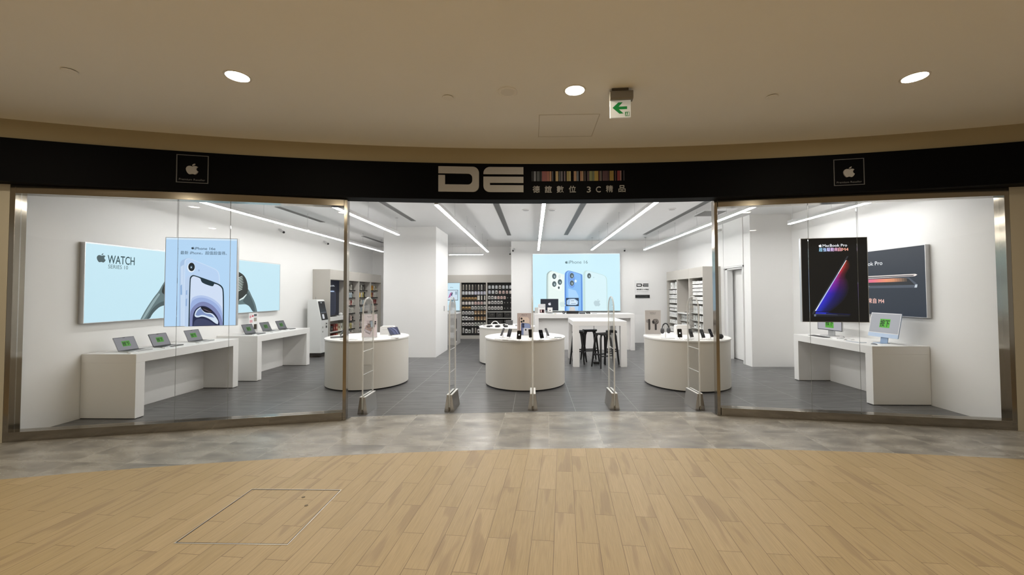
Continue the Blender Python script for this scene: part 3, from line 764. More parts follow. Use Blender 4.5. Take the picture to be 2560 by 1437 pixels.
A.poly(lit('#9fb9da'), q(*ell(545, 552, 11, 15, 8)))
A.spoly(lit('#bed3f0'), q((345, 1350), (345, 690), (375, 640), (440, 610), (470, 620), (470, 1350))); A.poly(lit('#94b2dc'), q((362, 900), (364, 840), (382, 830), (380, 900))); A.poly(lit('#94b2dc'), q((360, 1060), (362, 960), (380, 950), (378, 1060)))
FR = lit('#17303c')
A.spoly(FR, q((398, 1349), (412, 680), (425, 640), (455, 617), (490, 620), (820, 735), (880, 775), (908, 840), (905, 1340)))
SC = ['#d5e2f8', '#c6d6f3', '#b3c6ec', '#9fb4e0', '#8a9cc9', '#737fa8', '#5c6288']
A.spoly(lit('#d3e1f8'), q((415, 1346), (428, 690), (440, 652), (465, 633), (490, 636), (570, 664), (575, 700), (600, 735), (735, 783), (755, 770), (765, 742), (815, 755), (866, 790), (890, 845), (888, 1338)))
A.spoly(lit('#b5c8ee'), q((416, 1346), (425, 960), (500, 915), (600, 905), (720, 940), (820, 1010), (888, 1100), (888, 1338)))
A.spoly(lit('#9db2e2'), q((416, 1346), (424, 1010), (500, 950), (600, 935), (720, 975), (830, 1060), (888, 1180), (888, 1338)))
A.spoly(lit('#7d86b4'), q((416, 1346), (420, 1150), (470, 1060), (560, 1000), (650, 1000), (760, 1060), (850, 1180), (888, 1300), (888, 1338)))
A.spoly(lit('#1b2447'), q((455, 1345), (460, 1200), (490, 1110), (560, 1060), (640, 1060), (720, 1105), (800, 1190), (840, 1290), (845, 1339)))
A.spoly(lit('#d6e4f5'), q((485, 1180), (510, 1115), (570, 1075), (585, 1110), (640, 1160), (735, 1160), (800, 1235), (828, 1290), (815, 1325), (780, 1310), (700, 1245), (600, 1205), (530, 1225), (492, 1215)))
A.spoly(lit('#7f93c2'), q((500, 1185), (525, 1125), (575, 1090), (592, 1125), (640, 1172), (720, 1175), (770, 1230), (690, 1215), (600, 1180), (530, 1205)))
A.spoly(lit('#0c1120'), q((580, 1080), (600, 1070), (690, 1095), (740, 1135), (735, 1160), (660, 1155), (600, 1120))); A.spoly(lit('#5a4a5a'), q((600, 1095), (650, 1110), (690, 1135), (735, 1140), (700, 1150), (640, 1125)))
A.spoly(lit('#3b4263'), q((470, 1345), (490, 1260), (560, 1235), (650, 1250), (740, 1300), (790, 1341)))
obj('film', mb, None, t)

BLK2 = lit('#030305')
t, mb, A, w, h = hanging('tall hanging black light box with a half-open laptop', (3.82, 5.80), (4.645, 5.668), 1.28, 2.468, BLK2, (.14, .88))
def q(*P): return [((x - 105 - (y - 70) * .027) / 802 * w, h - (y - 70) / 1010 * h) for x, y in P]
WH = lit('#f4f6fb', 1.15)
p = q((330, 181))[0]; A.apple(WH, p[0], p[1], .042); p = q((378, 178))[0]; A.text(WH, 'MacBook Pro', p[0], p[1], .038, .305, bold=.012)
for ch, x, c in (('超', 330, '#9fd4f0'), ('強', 378, '#b3cdf5'), ('驅', 424, '#c9c4f4'), ('動', 470, '#dcbdec'), ('來', 514, '#f0b4d4'), ('自', 558, '#f7aeb8'), ('M4', 606, '#fbb09a')):
    p = q((x, 230))[0]; A.text(lit(c, 1.15), ch, p[0], p[1], .040, .042 if ch != 'M4' else .078, bold=.02, k=30)
# glow of the screen, drawn as a printed picture
gm = bpy.data.materials.new('print_glow'); gm.use_nodes = True; n, l = nodes(gm); b = n['Principled BSDF']
uvn = n.new('ShaderNodeUVMap'); uvn.uv_map = 'uv'; sp_ = n.new('ShaderNodeSeparateXYZ'); l.new(uvn.outputs[0], sp_.inputs[0])
hr = n.new('ShaderNodeValToRGB'); e = hr.color_ramp.elements
for _ in range(3): e.new(.5)
for s_, (p_, c) in zip(e, [(0, '#2438d8'), (.35, '#3a22d0'), (.6, '#a01fa8'), (.78, '#d8304a'), (1, '#c8441a')]): s_.position = p_; s_.color = lin(c)
l.new(sp_.outputs[1], hr.inputs[0])
fd = ramp(n, l, sp_.outputs[0], [(0, 1.0), (.22, .62), (.5, .18), (1, 0.0)])
l.new(rgbmix(n, l, 1.0, hr.outputs[0], fd, 'MULTIPLY'), b.inputs['Emission Color']); b.inputs['Emission Strength'].default_value = 1; b.inputs['Base Color'].default_value = (.01, .01, .01, 1)
k = A.k + 1; A.k = k; NQ = 16
def edge(t_): return (288 + (657 - 288) * t_, 950 + (338 - 950) * t_)
def wid(t_): return 95 + 165 * math.sin(min(1, t_ * 1.25 + .12) * PI) ** .8 if t_ < .9 else 95 - (t_ - .9) * 600
for i in range(NQ):
    t0_, t1_ = i / NQ, (i + 1) / NQ; (xa, ya), (xb, yb) = edge(t0_), edge(t1_); wa, wb = max(20, wid(t0_)), max(20, wid(t1_))
    P4 = q((xa, ya), (xa + wa, ya + 14), (xb + wb, yb + 14), (xb, yb)); A.poly(gm, P4, k, uv=[(0, t0_), (1, t0_), (1, t1_), (0, t1_)])
A.poly(lit('#2c2f36'), q((250, 985), (258, 965), (668, 295), (685, 293), (684, 302), (290, 960), (262, 990)))
A.poly(lit('#e9eef6', 1.2), q((287, 945), (657, 342), (662, 346), (300, 945)))
A.poly(lit('#b9c6f2', 1.0), q((330, 870), (560, 500), (570, 500), (345, 875)))
gm2 = gm
A.poly(lit('#2b36c8'), q((285, 985), (300, 960), (420, 965), (560, 980), (420, 985))); A.poly(lit('#121a5c'), q((560, 980), (420, 985), (420, 968), (720, 985), (700, 988)))
A.poly(lit('#1a1c26'), q((275, 1015), (272, 985), (290, 978), (700, 990), (700, 1010))); A.poly(lit('#6f7788'), q((276, 1012), (274, 988), (300, 984), (296, 1012))); A.poly(lit('#4a5170'), q((296, 990), (560, 994), (560, 990), (296, 984)))
obj('film', mb, None, t)

# ---------------------------------------------------------------- wall sign
t = thing('wall_sign', 'small white shop sign with block letters on the back wall', 'sign', (3.478, 13.79, 1.525))
p = MB().box(0, .505, -.02, 0, 0, .61, WPL); A = Art(p, (0, -.02, 0), (1, 0, 0), (0, 0, 1))
IK = ink('#1d1f20'); A.rect(IK, .005, .5, .002, .11); A.k = 1
def dz(x, y): return (.05 + (x - 80) * .00039, .385 + (395 - y) * .00035)
A.poly(IK, [dz(80, 82), dz(500, 82), dz(575, 157), dz(575, 320), dz(500, 395), dz(80, 395), dz(80, 190), dz(160, 190), dz(160, 305), dz(440, 305), dz(493, 252), dz(493, 222), dz(440, 169), dz(80, 169)])
for P in ([(1125, 82), (1125, 172), (630, 172), (640, 120), (690, 84)], [(630, 203), (1125, 203), (1125, 280), (710, 280), (710, 309), (1125, 309), (1125, 395), (700, 395), (640, 360)]): A.poly(IK, [dz(*u) for u in P], 2)
A.k = 3; A.text(IK, '德誼數位 3C精品', .05, .275, .035, .41, bold=.03); A.text(ink('#8a8a86'), 'AUTHORIZED', .06, .21, .018, .39)
A.text(ink('#d9d9d6'), 'Apple Premium Reseller', .07, .045, .026, .36, bold=.02)
obj('board', p, None, t)

# ---------------------------------------------------------------- display desks
def desk(label, xf, xb, y0, y1):
    """front faces the aisle at xf, back at the wall xb"""
    s_ = 1 if xf > xb else -1
    t = thing('display_desk', label, 'desk', ((xf + xb) / 2, (y0 + y1) / 2, 0)); cx, cy = t.location.x, t.location.y
    a, b = xf - cx, xb - cx; u, v = y0 - cy, y1 - cy
    obj('top', MB().box(a, b, u, v, .765, .885), SOLID, t, bevel=.003)
    obj('end_panel', MB().box(a, b, u, u + .13, .012, .765), SOLID, t, bevel=.003)
    obj('end_panel', MB().box(a, b, v - .13, v, .012, .765), SOLID, t, bevel=.003)
    obj('back_panel', MB().box(a + (b - a) * .70, b, u + .13, v - .13, .004, .765), SOLID, t, bevel=.003)
    for p_, q_ in ((u + .008, u + .122), (v - .122, v - .008)): obj('plinth', MB().box(a - s_ * .008, b, p_, q_, .003, .0125), BLK, t)
desk('long white desk with three laptops near the shop window', -5.44, -6.215, 5.36, 7.27)
desk('long white desk with three laptops beside the white kiosk', -5.395, -6.215, 7.71, 9.545)
desk('long white desk with two desktop computers', 5.10, 5.945, 6.19, 8.01)

def green_screen(A, x0, x1, z0, z1, rot=0, k=2.0, g='#4da02c', scr=None):
    cx, cz = (x0 + x1) / 2, (z0 + z1) / 2 + (z1 - z0) * .0; w = (x1 - x0)
    A.rect(lit(g), cx - w * .19, cx + w * .19, cz - w * .135, cz + w * .135)
    A.text(lit('#0d1a0a'), '按下', cx, cz - w * .085, w * .15, w * .33, 'c', .035)

def make_laptop(label, loc, body, scr='#77777c', g='#3f8a26', rz=PI / 2):
    t = thing('laptop', label, 'laptop', loc, rz, 'laptops on the white desks')
    w, dp = .304, .215
    b = obj('base', MB().prism(rr(-w / 2, w / 2, -dp, 0, .012), 'z', .003, .014), body, t, True)
    kb = MB().box(-w / 2 + .02, w / 2 - .02, -.115, -.015, .014, .0146, BLK)
    for r_ in range(5):
        for c_ in range(13): kb.box(-.128 + c_ * .0198, -.128 + c_ * .0198 + .0165, -.110 + r_ * .0188, -.110 + r_ * .0188 + .0155, .0146, .0156, mat('key_black', (.03, .03, .032), .5))
    obj('keyboard', kb, None, b); obj('trackpad', MB().box(-.062, .062, -.205, -.125, .014, .0145), mat('trackpad_grey', (.4, .4, .41), .3), b)
    al = math.radians(-25)
    ld = MB().prism(rr(-w / 2, w / 2, 0, .212, .01), 'y', 0, .005); ld.map(lambda x, y, z: (x, y, z + .008)); ld.rot('X', al, (0, 0, .008))
    lo = obj('lid', ld, body, t, True)
    sc = MB(); sc.box(-w / 2 + .003, w / 2 - .003, -.0007, -.0001, .003, .209, BLK); A = Art(sc, (0, -.0008, 0), (1, 0, 0), (0, 0, 1), .0003)
    A.rect(lit(scr), -w / 2 + .008, w / 2 - .008, .012, .203); A.rect(BLK, -.018, .018, .196, .2035)
    green_screen(A, -w / 2, w / 2, .012, .203, g=g)
    sc.map(lambda x, y, z: (x, y, z + .008)); sc.rot('X', al, (0, 0, .008)); obj('screen', sc, None, lo)
    return t
GRP = mat('space_grey', (.10, .10, .105), .4, .7); SIL = mat('silver_body', (.48, .48, .48), .35, .6)
make_laptop('laptop with silver base nearest the shop window on the near desk', (-5.885, 5.69, .885), SIL)
make_laptop('dark grey laptop in the middle of the near desk', (-5.86, 6.19, .885), GRP)
make_laptop('laptop with silver base at the far end of the near desk', (-5.875, 6.835, .885), SIL)
make_laptop('dark grey laptop in front of the white leaflet', (-5.80, 8.085, .885), GRP, '#64666a', '#33701f')
make_laptop('laptop with silver base in the middle of the farther desk', (-5.855, 8.69, .885), SIL, '#64666a', '#33701f')
make_laptop('dark grey laptop at the kiosk end of the farther desk', (-5.815, 9.17, .885), GRP, '#64666a', '#33701f')

# leaflet behind the laptop
t = thing('leaflet_stand', 'white leaflet with small product pictures behind a laptop', 'leaflet', (-6.06, 8.515, .885), PI / 2)
obj('foot', MB().box(-.10, .10, -.05, .02, 0, .006), ACRYL, t)
lf = MB().box(-.135, .135, -.004, 0, .006, .41, WPL); A = Art(lf, (-.135, -.004, .006), (1, 0, 0), (0, 0, 1))
for x, z, w_, h_, c in ((.02, .30, .05, .05, '#d98f9a'), (.09, .32, .05, .04, '#c95a6a'), (.02, .20, .09, .06, '#d4a2a8'), (.15, .33, .09, .05, '#555a60'), (.15, .22, .09, .08, '#9a9489'), (.15, .05, .09, .11, '#4b4438'), (.03, .06, .09, .10, '#dcdad6')): A.rect(ink(c), x, x + w_, z, z + h_, 1)
A.k = 1
for i in range(6): A.rect(ink('#9a9a9a'), .02, .12 - (i % 3) * .02, .385 - i * .012, .388 - i * .012, 2)
obj('sheet', lf, None, t)
def card(label, loc, rz=0.0, w=.10, d=.06, m=None):
    o = MB().prism([(-d / 2, 0), (d / 2, 0), (d / 2, .006), (d * .1, .018), (-d / 2, .010)], 'x', -w / 2, w / 2, WPL)
    A = Art(o, (-w / 2, -d / 2, .0104), (1, 0, 0), (0, d * .6, .008)); 
    for i in range(3): A.rect(ink('#a8a8a6'), w * .1, w * (.75 - .15 * (i % 2)), d * (.12 + .16 * i), d * (.18 + .16 * i), 1)
    ob = tag(obj('price_card', o, None), label, 'price card', 'white price cards'); ob.location = loc; ob.rotation_euler = (0, 0, rz); return ob
for y, lb in ((5.46, 'beside the silver laptop nearest the shop window'), (5.98, 'beside the dark laptop on the near desk'), (6.60, 'beside the far laptop of the near desk')): card('small white price card ' + lb, (-5.62, y + .02, .885), PI / 2)
for y, lb in ((7.88, 'beside the laptop before the leaflet'), (8.46, 'beside the middle laptop of the farther desk'), (8.96, 'beside the laptop at the kiosk end')): card('small white price card ' + lb, (-5.58, y, .885), PI / 2)

# desktop computers
t = thing('desktop_computer', 'pale blue desktop computer with chin and green sign on screen', 'computer', (5.57, 6.565, .885), -PI / 2)
CH = mat('pale_blue_metal', (.30, .40, .56), .35, .3)
st = MB().prism([(-.09, 0), (.06, 0), (.06, .006), (-.09, .006)], 'x', -.073, .073); obj('stand_foot', st, CH, t)
obj('stand_neck', MB().box(-.065, .065, .02, .03, .0, .17).rot('X', math.radians(-8), (0, .025, 0)), CH, t)
tilt = math.radians(-11)
def tilted(mb, z0=.095, y=.0): return mb.map(lambda x, yy, z: (x, yy + y, z + z0)).rot('X', tilt, (0, y, z0))
cs = obj('case', tilted(MB().prism(rr(-.2735, .2735, 0, .39, .012), 'y', 0, .0115)), CH, t, True)
sc = MB().box(-.2725, .2725, -.001, 0, .062, .389, mat('white_bezel', (.7, .7, .72), .3)); A = Art(sc, (0, -.0012, 0), (1, 0, 0), (0, 0, 1), .0005)
A.rect(lit('#a3a4a9'), -.262, .262, .073, .378); A.rect(lit('#52ad2d'), -.085, .10, .155, .295); A.text(lit('#12220c'), '按下', .0075, .18, .085, .165, 'c', .03)
obj('screen', tilted(sc), None, cs); ch = MB().box(-.2725, .2725, -.0008, 0, .001, .062, mat('chin_blue', (.42, .52, .68), .35)); obj('chin', tilted(ch), None, cs)
t = thing('computer_display', 'silver desktop display half hidden behind the black light box', 'computer', (5.56, 7.69, .885), -PI / 2)
obj('stand_foot', MB().box(-.115, .115, -.10, .10, 0, .008), SIL, t, bevel=.002); obj('stand_neck', MB().box(-.085, .085, .035, .045, .008, .26), SIL, t)
cs = obj('case', MB().prism(rr(-.311, .311, .10, .46, .01), 'y', 0, .02), SIL, t, True)
sc = MB().box(-.309, .309, -.001, 0, .102, .458, BLK); A = Art(sc, (0, -.0012, 0), (1, 0, 0), (0, 0, 1), .0005); A.rect(lit('#a9a8ae'), -.298, .298, .113, .447); A.rect(lit('#4da02c'), -.10, .11, .15, .33); A.text(lit('#12220c'), '按下', .005, .20, .085, .18, 'c', .03)
obj('screen', sc, None, cs)
t = thing('keyboard', 'dark keyboard in front of the silver display', 'keyboard', (5.27, 7.56, .885), -PI / 2)
obj('keyboard_body', MB().prism([(-.057, 0), (.057, 0), (.057, .011), (-.057, .004)], 'x', -.209, .209), GRP, t)
k = MB()
for r_ in range(5):
    for c_ in range(15): k.prism([(-.05 + r_ * .0205, .0046 + r_ * .00125), (-.033 + r_ * .0205, .0056 + r_ * .00125), (-.033 + r_ * .0205, .0075 + r_ * .00125), (-.05 + r_ * .0205, .0065 + r_ * .00125)], 'x', -.2 + c_ * .0268, -.178 + c_ * .0268)
obj('keys', k, BLK, t)
t = thing('keyboard', 'pale keyboard in front of the blue desktop computer', 'keyboard', (5.28, 6.72, .885), -PI / 2)
obj('keyboard_body', MB().prism([(-.057, 0), (.057, 0), (.057, .011), (-.057, .004)], 'x', -.14, .14), mat('pale_blue_plastic', (.55, .6, .68), .4), t); obj('keys', MB().box(-.13, .13, -.045, .05, .0085, .0125), WPL, t)
tag(obj('mouse', MB().ball((0, 0, 0), 1, 16, None, (1, 1, 1)).map(lambda x, y, z: (x * .029, y * .057, max(0, z) * .022)), mat('mouse_grey', (.12, .13, .15), .3), None, True, loc=(5.304, 6.40, .885)), 'dark mouse near the corner of the white computer desk', 'mouse')
tag(obj('mouse', MB().ball((0, 0, 0), 1, 16, None, (1, 1, 1)).map(lambda x, y, z: (x * .029, y * .057, max(0, z) * .022)), WPL, None, True, loc=(5.30, 7.20, .885)), 'white mouse beside the dark keyboard', 'mouse')
card('small white price card before the silver desktop display', (5.32, 7.05, .885), -PI / 2, .12); card('small white price card between the two desktop computers', (5.45, 7.06, .885), -PI / 2, .12)
tag(obj('power_cable', MB().tube([(5.66, 7.49, .895), (5.60, 7.38, .89), (5.50, 7.27, .889), (5.42, 7.25, .889), (5.40, 7.31, .889)], .004, 6), GREYP, None, True), 'thin grey cable curling beside the silver display', 'cable')
# ---------------------------------------------------------------- round tables
TR_, TH = .762, .885
def round_table(label, x, y, r=TR_):
    t = thing('round_table', label, 'round table', (x, y, 0), 0, 'round white display tables')
    obj('plinth', MB().lathe([(r - .035, .003), (r - .035, .03)], n=72), BLK, t, True)
    obj('drum', MB().lathe([(r - .012, .03), (r - .012, TH - .03)], n=96), DRUM, t, True)
    obj('top', MB().lathe([(r - .004, TH - .03), (r, TH - .026), (r, TH - .004), (r - .004, TH)], n=96), SOLID, t, True)
    return t
TL, TM, TRT, TB = (-3.184, 7.655), (-.160, 7.675), (2.864, 7.63), (-.66, 10.06)
round_table('round white table carrying the tablets', *TL); round_table('round white table carrying six phones, in the middle', *TM)
round_table('round white table carrying the headphones', *TRT); round_table('farther round white table crowded with small gadgets', *TB, .70)

BODYD = mat('phone_dark', (.03, .03, .033), .3, .3); BODYS = mat('phone_side', (.16, .16, .17), .3, .6)
def phone(label, loc, rz, body=BODYD, lean=24, scr='#0a0a0c', mark='apple', grp='phones on stands'):
    """stands on a white foot; screen towards local -y"""
    t = thing('smartphone', label, 'phone', loc, rz, grp)
    obj('stand_foot', MB().lathe([(.048, 0), (.05, .003), (.05, .007), (.046, .009)], n=24), WPL, t, True)
    obj('stand_neck', MB().tube([(0, .012, .008), (0, .018, .05), (0, .005, .085)], .009, 10), WPL, t, True)
    al = math.radians(-lean)
    f = lambda m_: m_.map(lambda x, y, z: (x, y, z + .035)).rot('X', al, (0, 0, .035)).map(lambda x, y, z: (x, y - .028, z))
    b = obj('body', f(MB().prism(rr(-.038, .038, 0, .152, .011), 'y', 0, .008)), body, t, True)
    sc = MB(); A = Art(sc, (0, -.0006, 0), (1, 0, 0), (0, 0, 1), .0003); A.poly(lit(scr) if scr != '#0a0a0c' else mat('phone_glass', (.006, .006, .007), .12), rr(-.0355, .0355, .0025, .1495, .009))
    if mark == 'apple': A.apple(lit('#f2f2f2'), -.0125, .062, .030)
    elif mark == 'text': A.rect(lit('#55565a'), -.012, .012, .085, .092); A.rect(lit('#55565a'), -.008, .008, .062, .068)
    obj('screen', f(sc), None, b)
    return t
phone('grey phone turned edge-on next to the tilted black phone on the middle table', (-.575, 7.385, TH), math.radians(-62), BODYS, 24, mark=None)
phone('tilted black phone second from the table edge by the pegboards', (-.435, 7.24, TH), math.radians(-32), mark='text')
phone('black phone with a white apple mark on the middle table', (-.245, 6.885, TH + .0), math.radians(-8))
phone('black phone with blank screen in front of the phone poster', (-.045, 7.13, TH), math.radians(14), mark=None)
phone('tilted black phone on the middle table nearest the tall table', (.14, 7.01, TH), math.radians(28), mark='text')
phone('grey phone turned edge-on nearest the stools', (.255, 7.37, TH), math.radians(62), BODYS, 24, mark=None)
phone('black phone with a white apple mark on the headphone table', (2.575, 7.135, TH), math.radians(-8), lean=20, grp='phones on the headphone table')
phone('blank black phone directly beside the marked phone on the headphone table', (2.785, 7.17, TH), math.radians(20), lean=22, mark=None, grp='phones on the headphone table')
phone('black phone third along the front of the headphone table', (2.945, 7.07, TH), math.radians(22), lean=22, mark='text', grp='phones on the headphone table')
phone('black phone beside the round black speaker', (3.135, 7.165, TH), math.radians(32), lean=24, mark='text', grp='phones on the headphone table')
rot0 = 0
for (x, y, rz, lb) in ((-.62, 7.19, -.6, 'by the edge-on phone nearest the pegboards'), (-.47, 7.07, -.35, 'under the second tilted phone'), (-.36, 6.98, -.2, 'left of the apple-marked phone'), (.02, 6.99, .1, 'in front of the phone poster'),
                       (.10, 6.96 + .06, .3, 'under the tilted phone by the tall table'), (.36, 7.24, .5, 'by the edge-on phone nearest the stools')):
    card('white spec card ' + lb.replace('left of', 'next to') + ' on the middle table', (x, y - .07, TH), rz, .14, .05)
o_ = tag(obj('price_strip', MB().box(-.065, .065, -.012, .012, 0, .012), ink('#6c7376'), None), 'grey label strip at the table edge nearest the stools', 'price strip'); o_.location = (.45, 7.36, TH)
for (x, y, lb) in ((2.45, 7.22, 'next to the headphone stand'), (2.68, 7.03, 'between the two marked phones'), (3.05, 7.0, 'before the speaker')): card('white spec card ' + lb + ' on the headphone table', (x, y, TH), .05, .12, .05)

def poster(label, loc, w, h, bg, draw, rz=0.0):
    t = thing('poster_stand', label, 'poster', loc, rz)
    obj('foot', MB().box(-w / 2, w / 2, -.03, .06, 0, .008), ACRYL, t)
    p = MB().box(-w / 2, w / 2, 0, .012, .008, h, mat('poster_edge', (.72, .7, .68), .5)); A = Art(p, (-w / 2, 0, .008), (1, 0, 0), (0, 0, 1), .0006); A.rect(bg, .003, w - .003, .003, h - .011)
    draw(A, w, h - .008); obj('panel', p, None, t); return t
def d_tab(A, w, h):
    A.text(ink('#3a3438'), 'iPad Air', w / 2, h * .885, .014, .085, 'c', .02); A.text(ink('#77706f'), '學習 創作', w / 2, h * .845, .010, .05, 'c')
    def card_(cx, cy, cw, chh, a, cols):
        c, s_ = math.cos(a), math.sin(a)
        T = lambda u, v: (cx + u * c - v * s_, cy + u * s_ + v * c)
        k = A.k + 1
        for i, cc in enumerate(cols):
            g = i * .008; A.poly(ink(cc), [T(-cw / 2 + g, -chh / 2 + g), T(cw / 2 - g, -chh / 2 + g), T(cw / 2 - g, chh / 2 - g), T(-cw / 2 + g, chh / 2 - g)], k + i)
        A.k = k + len(cols)
    card_(.115, .075, .10, .012, -.45, ['#6c6068']); card_(.12, .125, .13, .075, -.45, ['#8d8590', '#cfc3cd']); card_(.13, .165, .13, .075, -.4, ['#5e5661', '#d7a787', '#8b6f6a']); card_(.16, .205, .11, .07, -.3, ['#6d5a59', '#a5897f']); card_(.20, .245, .075, .125, .12, ['#3c3a40', '#c9d6e2', '#b4c2d4'])
    A.poly(ink('#1d1a1e'), ell(.262, .285, .014, .014, 12)); A.poly(ink('#1d1a1e'), ell(.262, .25, .014, .014, 12))
poster('pale pink poster of tablets on the tablet table', (-3.065, 7.42, TH), .288, .435, ink('#e9dce0'), d_tab)
def d_ph(A, w, h):
    A.text(ink('#3a3338'), 'iPhone 16', w / 2, h * .90, .016, .105, 'c', .02)
    A.poly(ink('#8b7a72'), [(.03, .02), (.03, .32), (.045, .345), (.06, .35), (.06, .02)]); A.poly(ink('#d9c6b8'), [(.055, .02), (.055, .335), (.07, .352), (.21, .345), (.235, .31), (.235, .02)])
    for x, z, r in ((.085, .32, .019), (.085, .26, .019), (.125, .275, .019)): A.poly(ink('#15161c'), ell(x, z, r, r * 1.1, 14))
    A.poly(ink('#5a6690'), [(.075, .005), (.075, .21), (.09, .24), (.23, .225), (.255, .19), (.255, .005)]); A.poly(ink('#8796bd'), [(.105, .005), (.105, .225), (.23, .22), (.25, .19), (.25, .005)])
    for z in (.205, .165): A.poly(ink('#1d2540'), ell(.118, z, .022, .024, 14))
    A.poly(ink('#d8d8dd'), [(.125, .005), (.125, .12), (.14, .14), (.25, .135), (.262, .12), (.262, .005)]); A.poly(ink('#22242c'), ell(.165, .105, .017, .019, 14))
poster('beige poster of three phones on the middle table', (-.175, 7.74, TH), .275, .435, ink('#b9a9a4'), d_ph)
def d_ear(A, w, h):
    A.text(ink('#454044'), 'AirPods 4', w / 2, h * .87, .018, .115, 'c', .02); A.text(ink('#6a6466'), '主動降噪', w / 2, h * .825, .010, .10, 'c')
    A.poly(ink('#8f8a88'), ell(.045, .255, .026, .035, 18)); A.poly(ink('#2e2a2a'), rr(.06, .10, .08, .295, .019)); A.poly(ink('#575250'), rr(.068, .078, .09, .28, .005))
    A.poly(ink('#2e2a2a'), rr(.188, .225, .08, .20, .008)); A.poly(ink('#5b5653'), ell(.205, .245, .062, .052, 22, -.3)); A.poly(ink('#746f6b'), ell(.218, .262, .045, .036, 20, -.3)); A.poly(ink('#171415'), ell(.158, .232, .020, .030, 16, .3)); A.poly(ink('#1a1717'), ell(.222, .252, .008, .012, 10))
poster('grey poster of earbuds on the headphone table', (2.345, 7.93, TH), .308, .475, ink('#b9b4b0'), d_ear)

# tablets on the tablet table
def tablet(label, loc, rz, lean, scr, w=.248, h=.178):
    t = thing('tablet', label, 'tablet', loc, rz); al = math.radians(-lean)
    f = lambda m_: m_.map(lambda x, y, z: (x, y, z + .012)).rot('X', al, (0, 0, .012))
    b = obj('body', f(MB().prism(rr(-w / 2, w / 2, 0, h, .01), 'y', 0, .006)), SIL, t, True)
    sc = MB(); A = Art(sc, (-w / 2, -.0007, 0), (1, 0, 0), (0, 0, 1), .0004); A.rect(BLK, .002, w - .002, .002, h - .002); A.rect(lit('#2a3050'), .009, w - .009, .009, h - .009)
    if scr:
        A.poly(lit('#474f77'), [(.03, .169), (.06, .169), (.13, .10), (.16, .009), (.10, .009), (.08, .09)]); A.poly(lit('#6a7099'), [(.09, .169), (.13, .169), (.19, .11), (.20, .009), (.18, .009), (.16, .10)]); A.poly(lit('#1c2450'), [(.15, .169), (.235, .169), (.239, .06), (.21, .11)])
    obj('screen', f(sc), None, b)
    obj('back_stand', MB().prism([(.075, 0), (.10, 0), (.112, .09), (.10, .09)], 'x', -w * .35, w * .35), WPL, t)
    obj('stand_foot', MB().box(-w * .42, w * .42, -.03, .085, 0, .008), WPL, t)
    return t
tablet('tablet with dark blue screen leaning on the tablet table', (-2.70, 7.80, TH), math.radians(58), 36, True)
t = thing('display_pedestal', 'white curved pedestal block behind the tablet with dark blue screen', 'pedestal', (-2.94, 8.03, TH), math.radians(6))
obj('block', MB().prism(rr(-.135, .135, 0, .165, .03, 6, (1, 1, 0, 0)), 'y', -.07, .07), SOLID, t, True); obj('slot', MB().box(-.09, .09, -.0706, -.0702, .095, .098), GREYP, t)
t = thing('tablet', 'tablet with attached keyboard beside the steel post', 'tablet', (-3.62, 7.50, TH), math.radians(-62))
obj('keyboard_base', MB().prism(rr(-.125, .125, -.20, 0, .01), 'z', .0, .012), GRP, t, True)
obj('tablet_body', MB().box(-.125, .125, -.004, .004, .03, .205).rot('X', math.radians(-28), (0, 0, .03)).map(lambda x, y, z: (x, y - .03, z)), BLK, t); obj('hinge', MB().box(-.125, .125, -.006, .05, .0, .02), GRP, t)
for x, y, lb in ((-3.40, 7.12, 'near the steel post'), (-3.2, 7.05, 'in front of the pink poster'), (-2.95, 7.12, 'before the white pedestal block'), (-2.55, 7.32, 'before the dark blue tablet')): card('white spec card on the tablet table ' + lb, (x, y, TH), .0, .13, .06)

# headphone table
t = thing('headphones', 'black over-ear headphones on a white stand', 'headphones', (2.375, 7.28, TH), math.radians(25))
obj('stand', MB().lathe([(.075, 0), (.078, .004), (.078, .01), (.074, .012)], .0, 0, 28).tube([(0, .0, .012), (0, 0, .24)], .006, 8), WPL, t, True)
bd = [(.078 * math.cos(a), 0, .165 + .10 * math.sin(a)) for a in [PI * k / 14 for k in range(15)]]
obj('headband', MB().tube(bd, [.008] * 4 + [.012] * 7 + [.008] * 4, 10), BLK, t, True)
HP = mat('headphone_grey', (.07, .07, .075), .4)
for sx_ in (-1, 1):
    e = MB().lathe([(.0, -.025), (.03, -.026), (.043, -.018), (.045, .0), (.043, .018), (.03, .024), (.0, .024)], n=24); e.rot('Y', PI / 2); e.map(lambda x, y, z: (x * .8 + sx_ * .072, y * .82, z * 1.15 + .135)); obj('ear_cup', e, HP, t, True)
t = thing('smart_speaker', 'small round black speaker on the headphone table', 'speaker', (3.29, 7.15, TH))
obj('speaker_body', MB().ball((0, 0, .045), .049, 28, None, (1, 1, .88)), mat('speaker_mesh', (.012, .012, .012), .85), t, True); obj('touch_top', MB().lathe([(.03, .0865), (.028, .0885), (.0, .089)], n=20), mat('gloss_black', (.01, .01, .01), .1), t, True); obj('coaster', MB().lathe([(.06, 0), (.06, .004)], n=24), WPL, t)
t = thing('display_pedestal', 'white curved pedestal block behind the phones on the headphone table', 'pedestal', (2.925, 7.98, TH))
obj('block', MB().prism(rr(-.135, .135, 0, .185, .03, 6, (1, 1, 0, 0)), 'y', -.07, .07), SOLID, t, True); obj('slot', MB().box(-.09, .09, -.0706, -.0702, .11, .112), GREYP, t)
rng = random.Random(3)
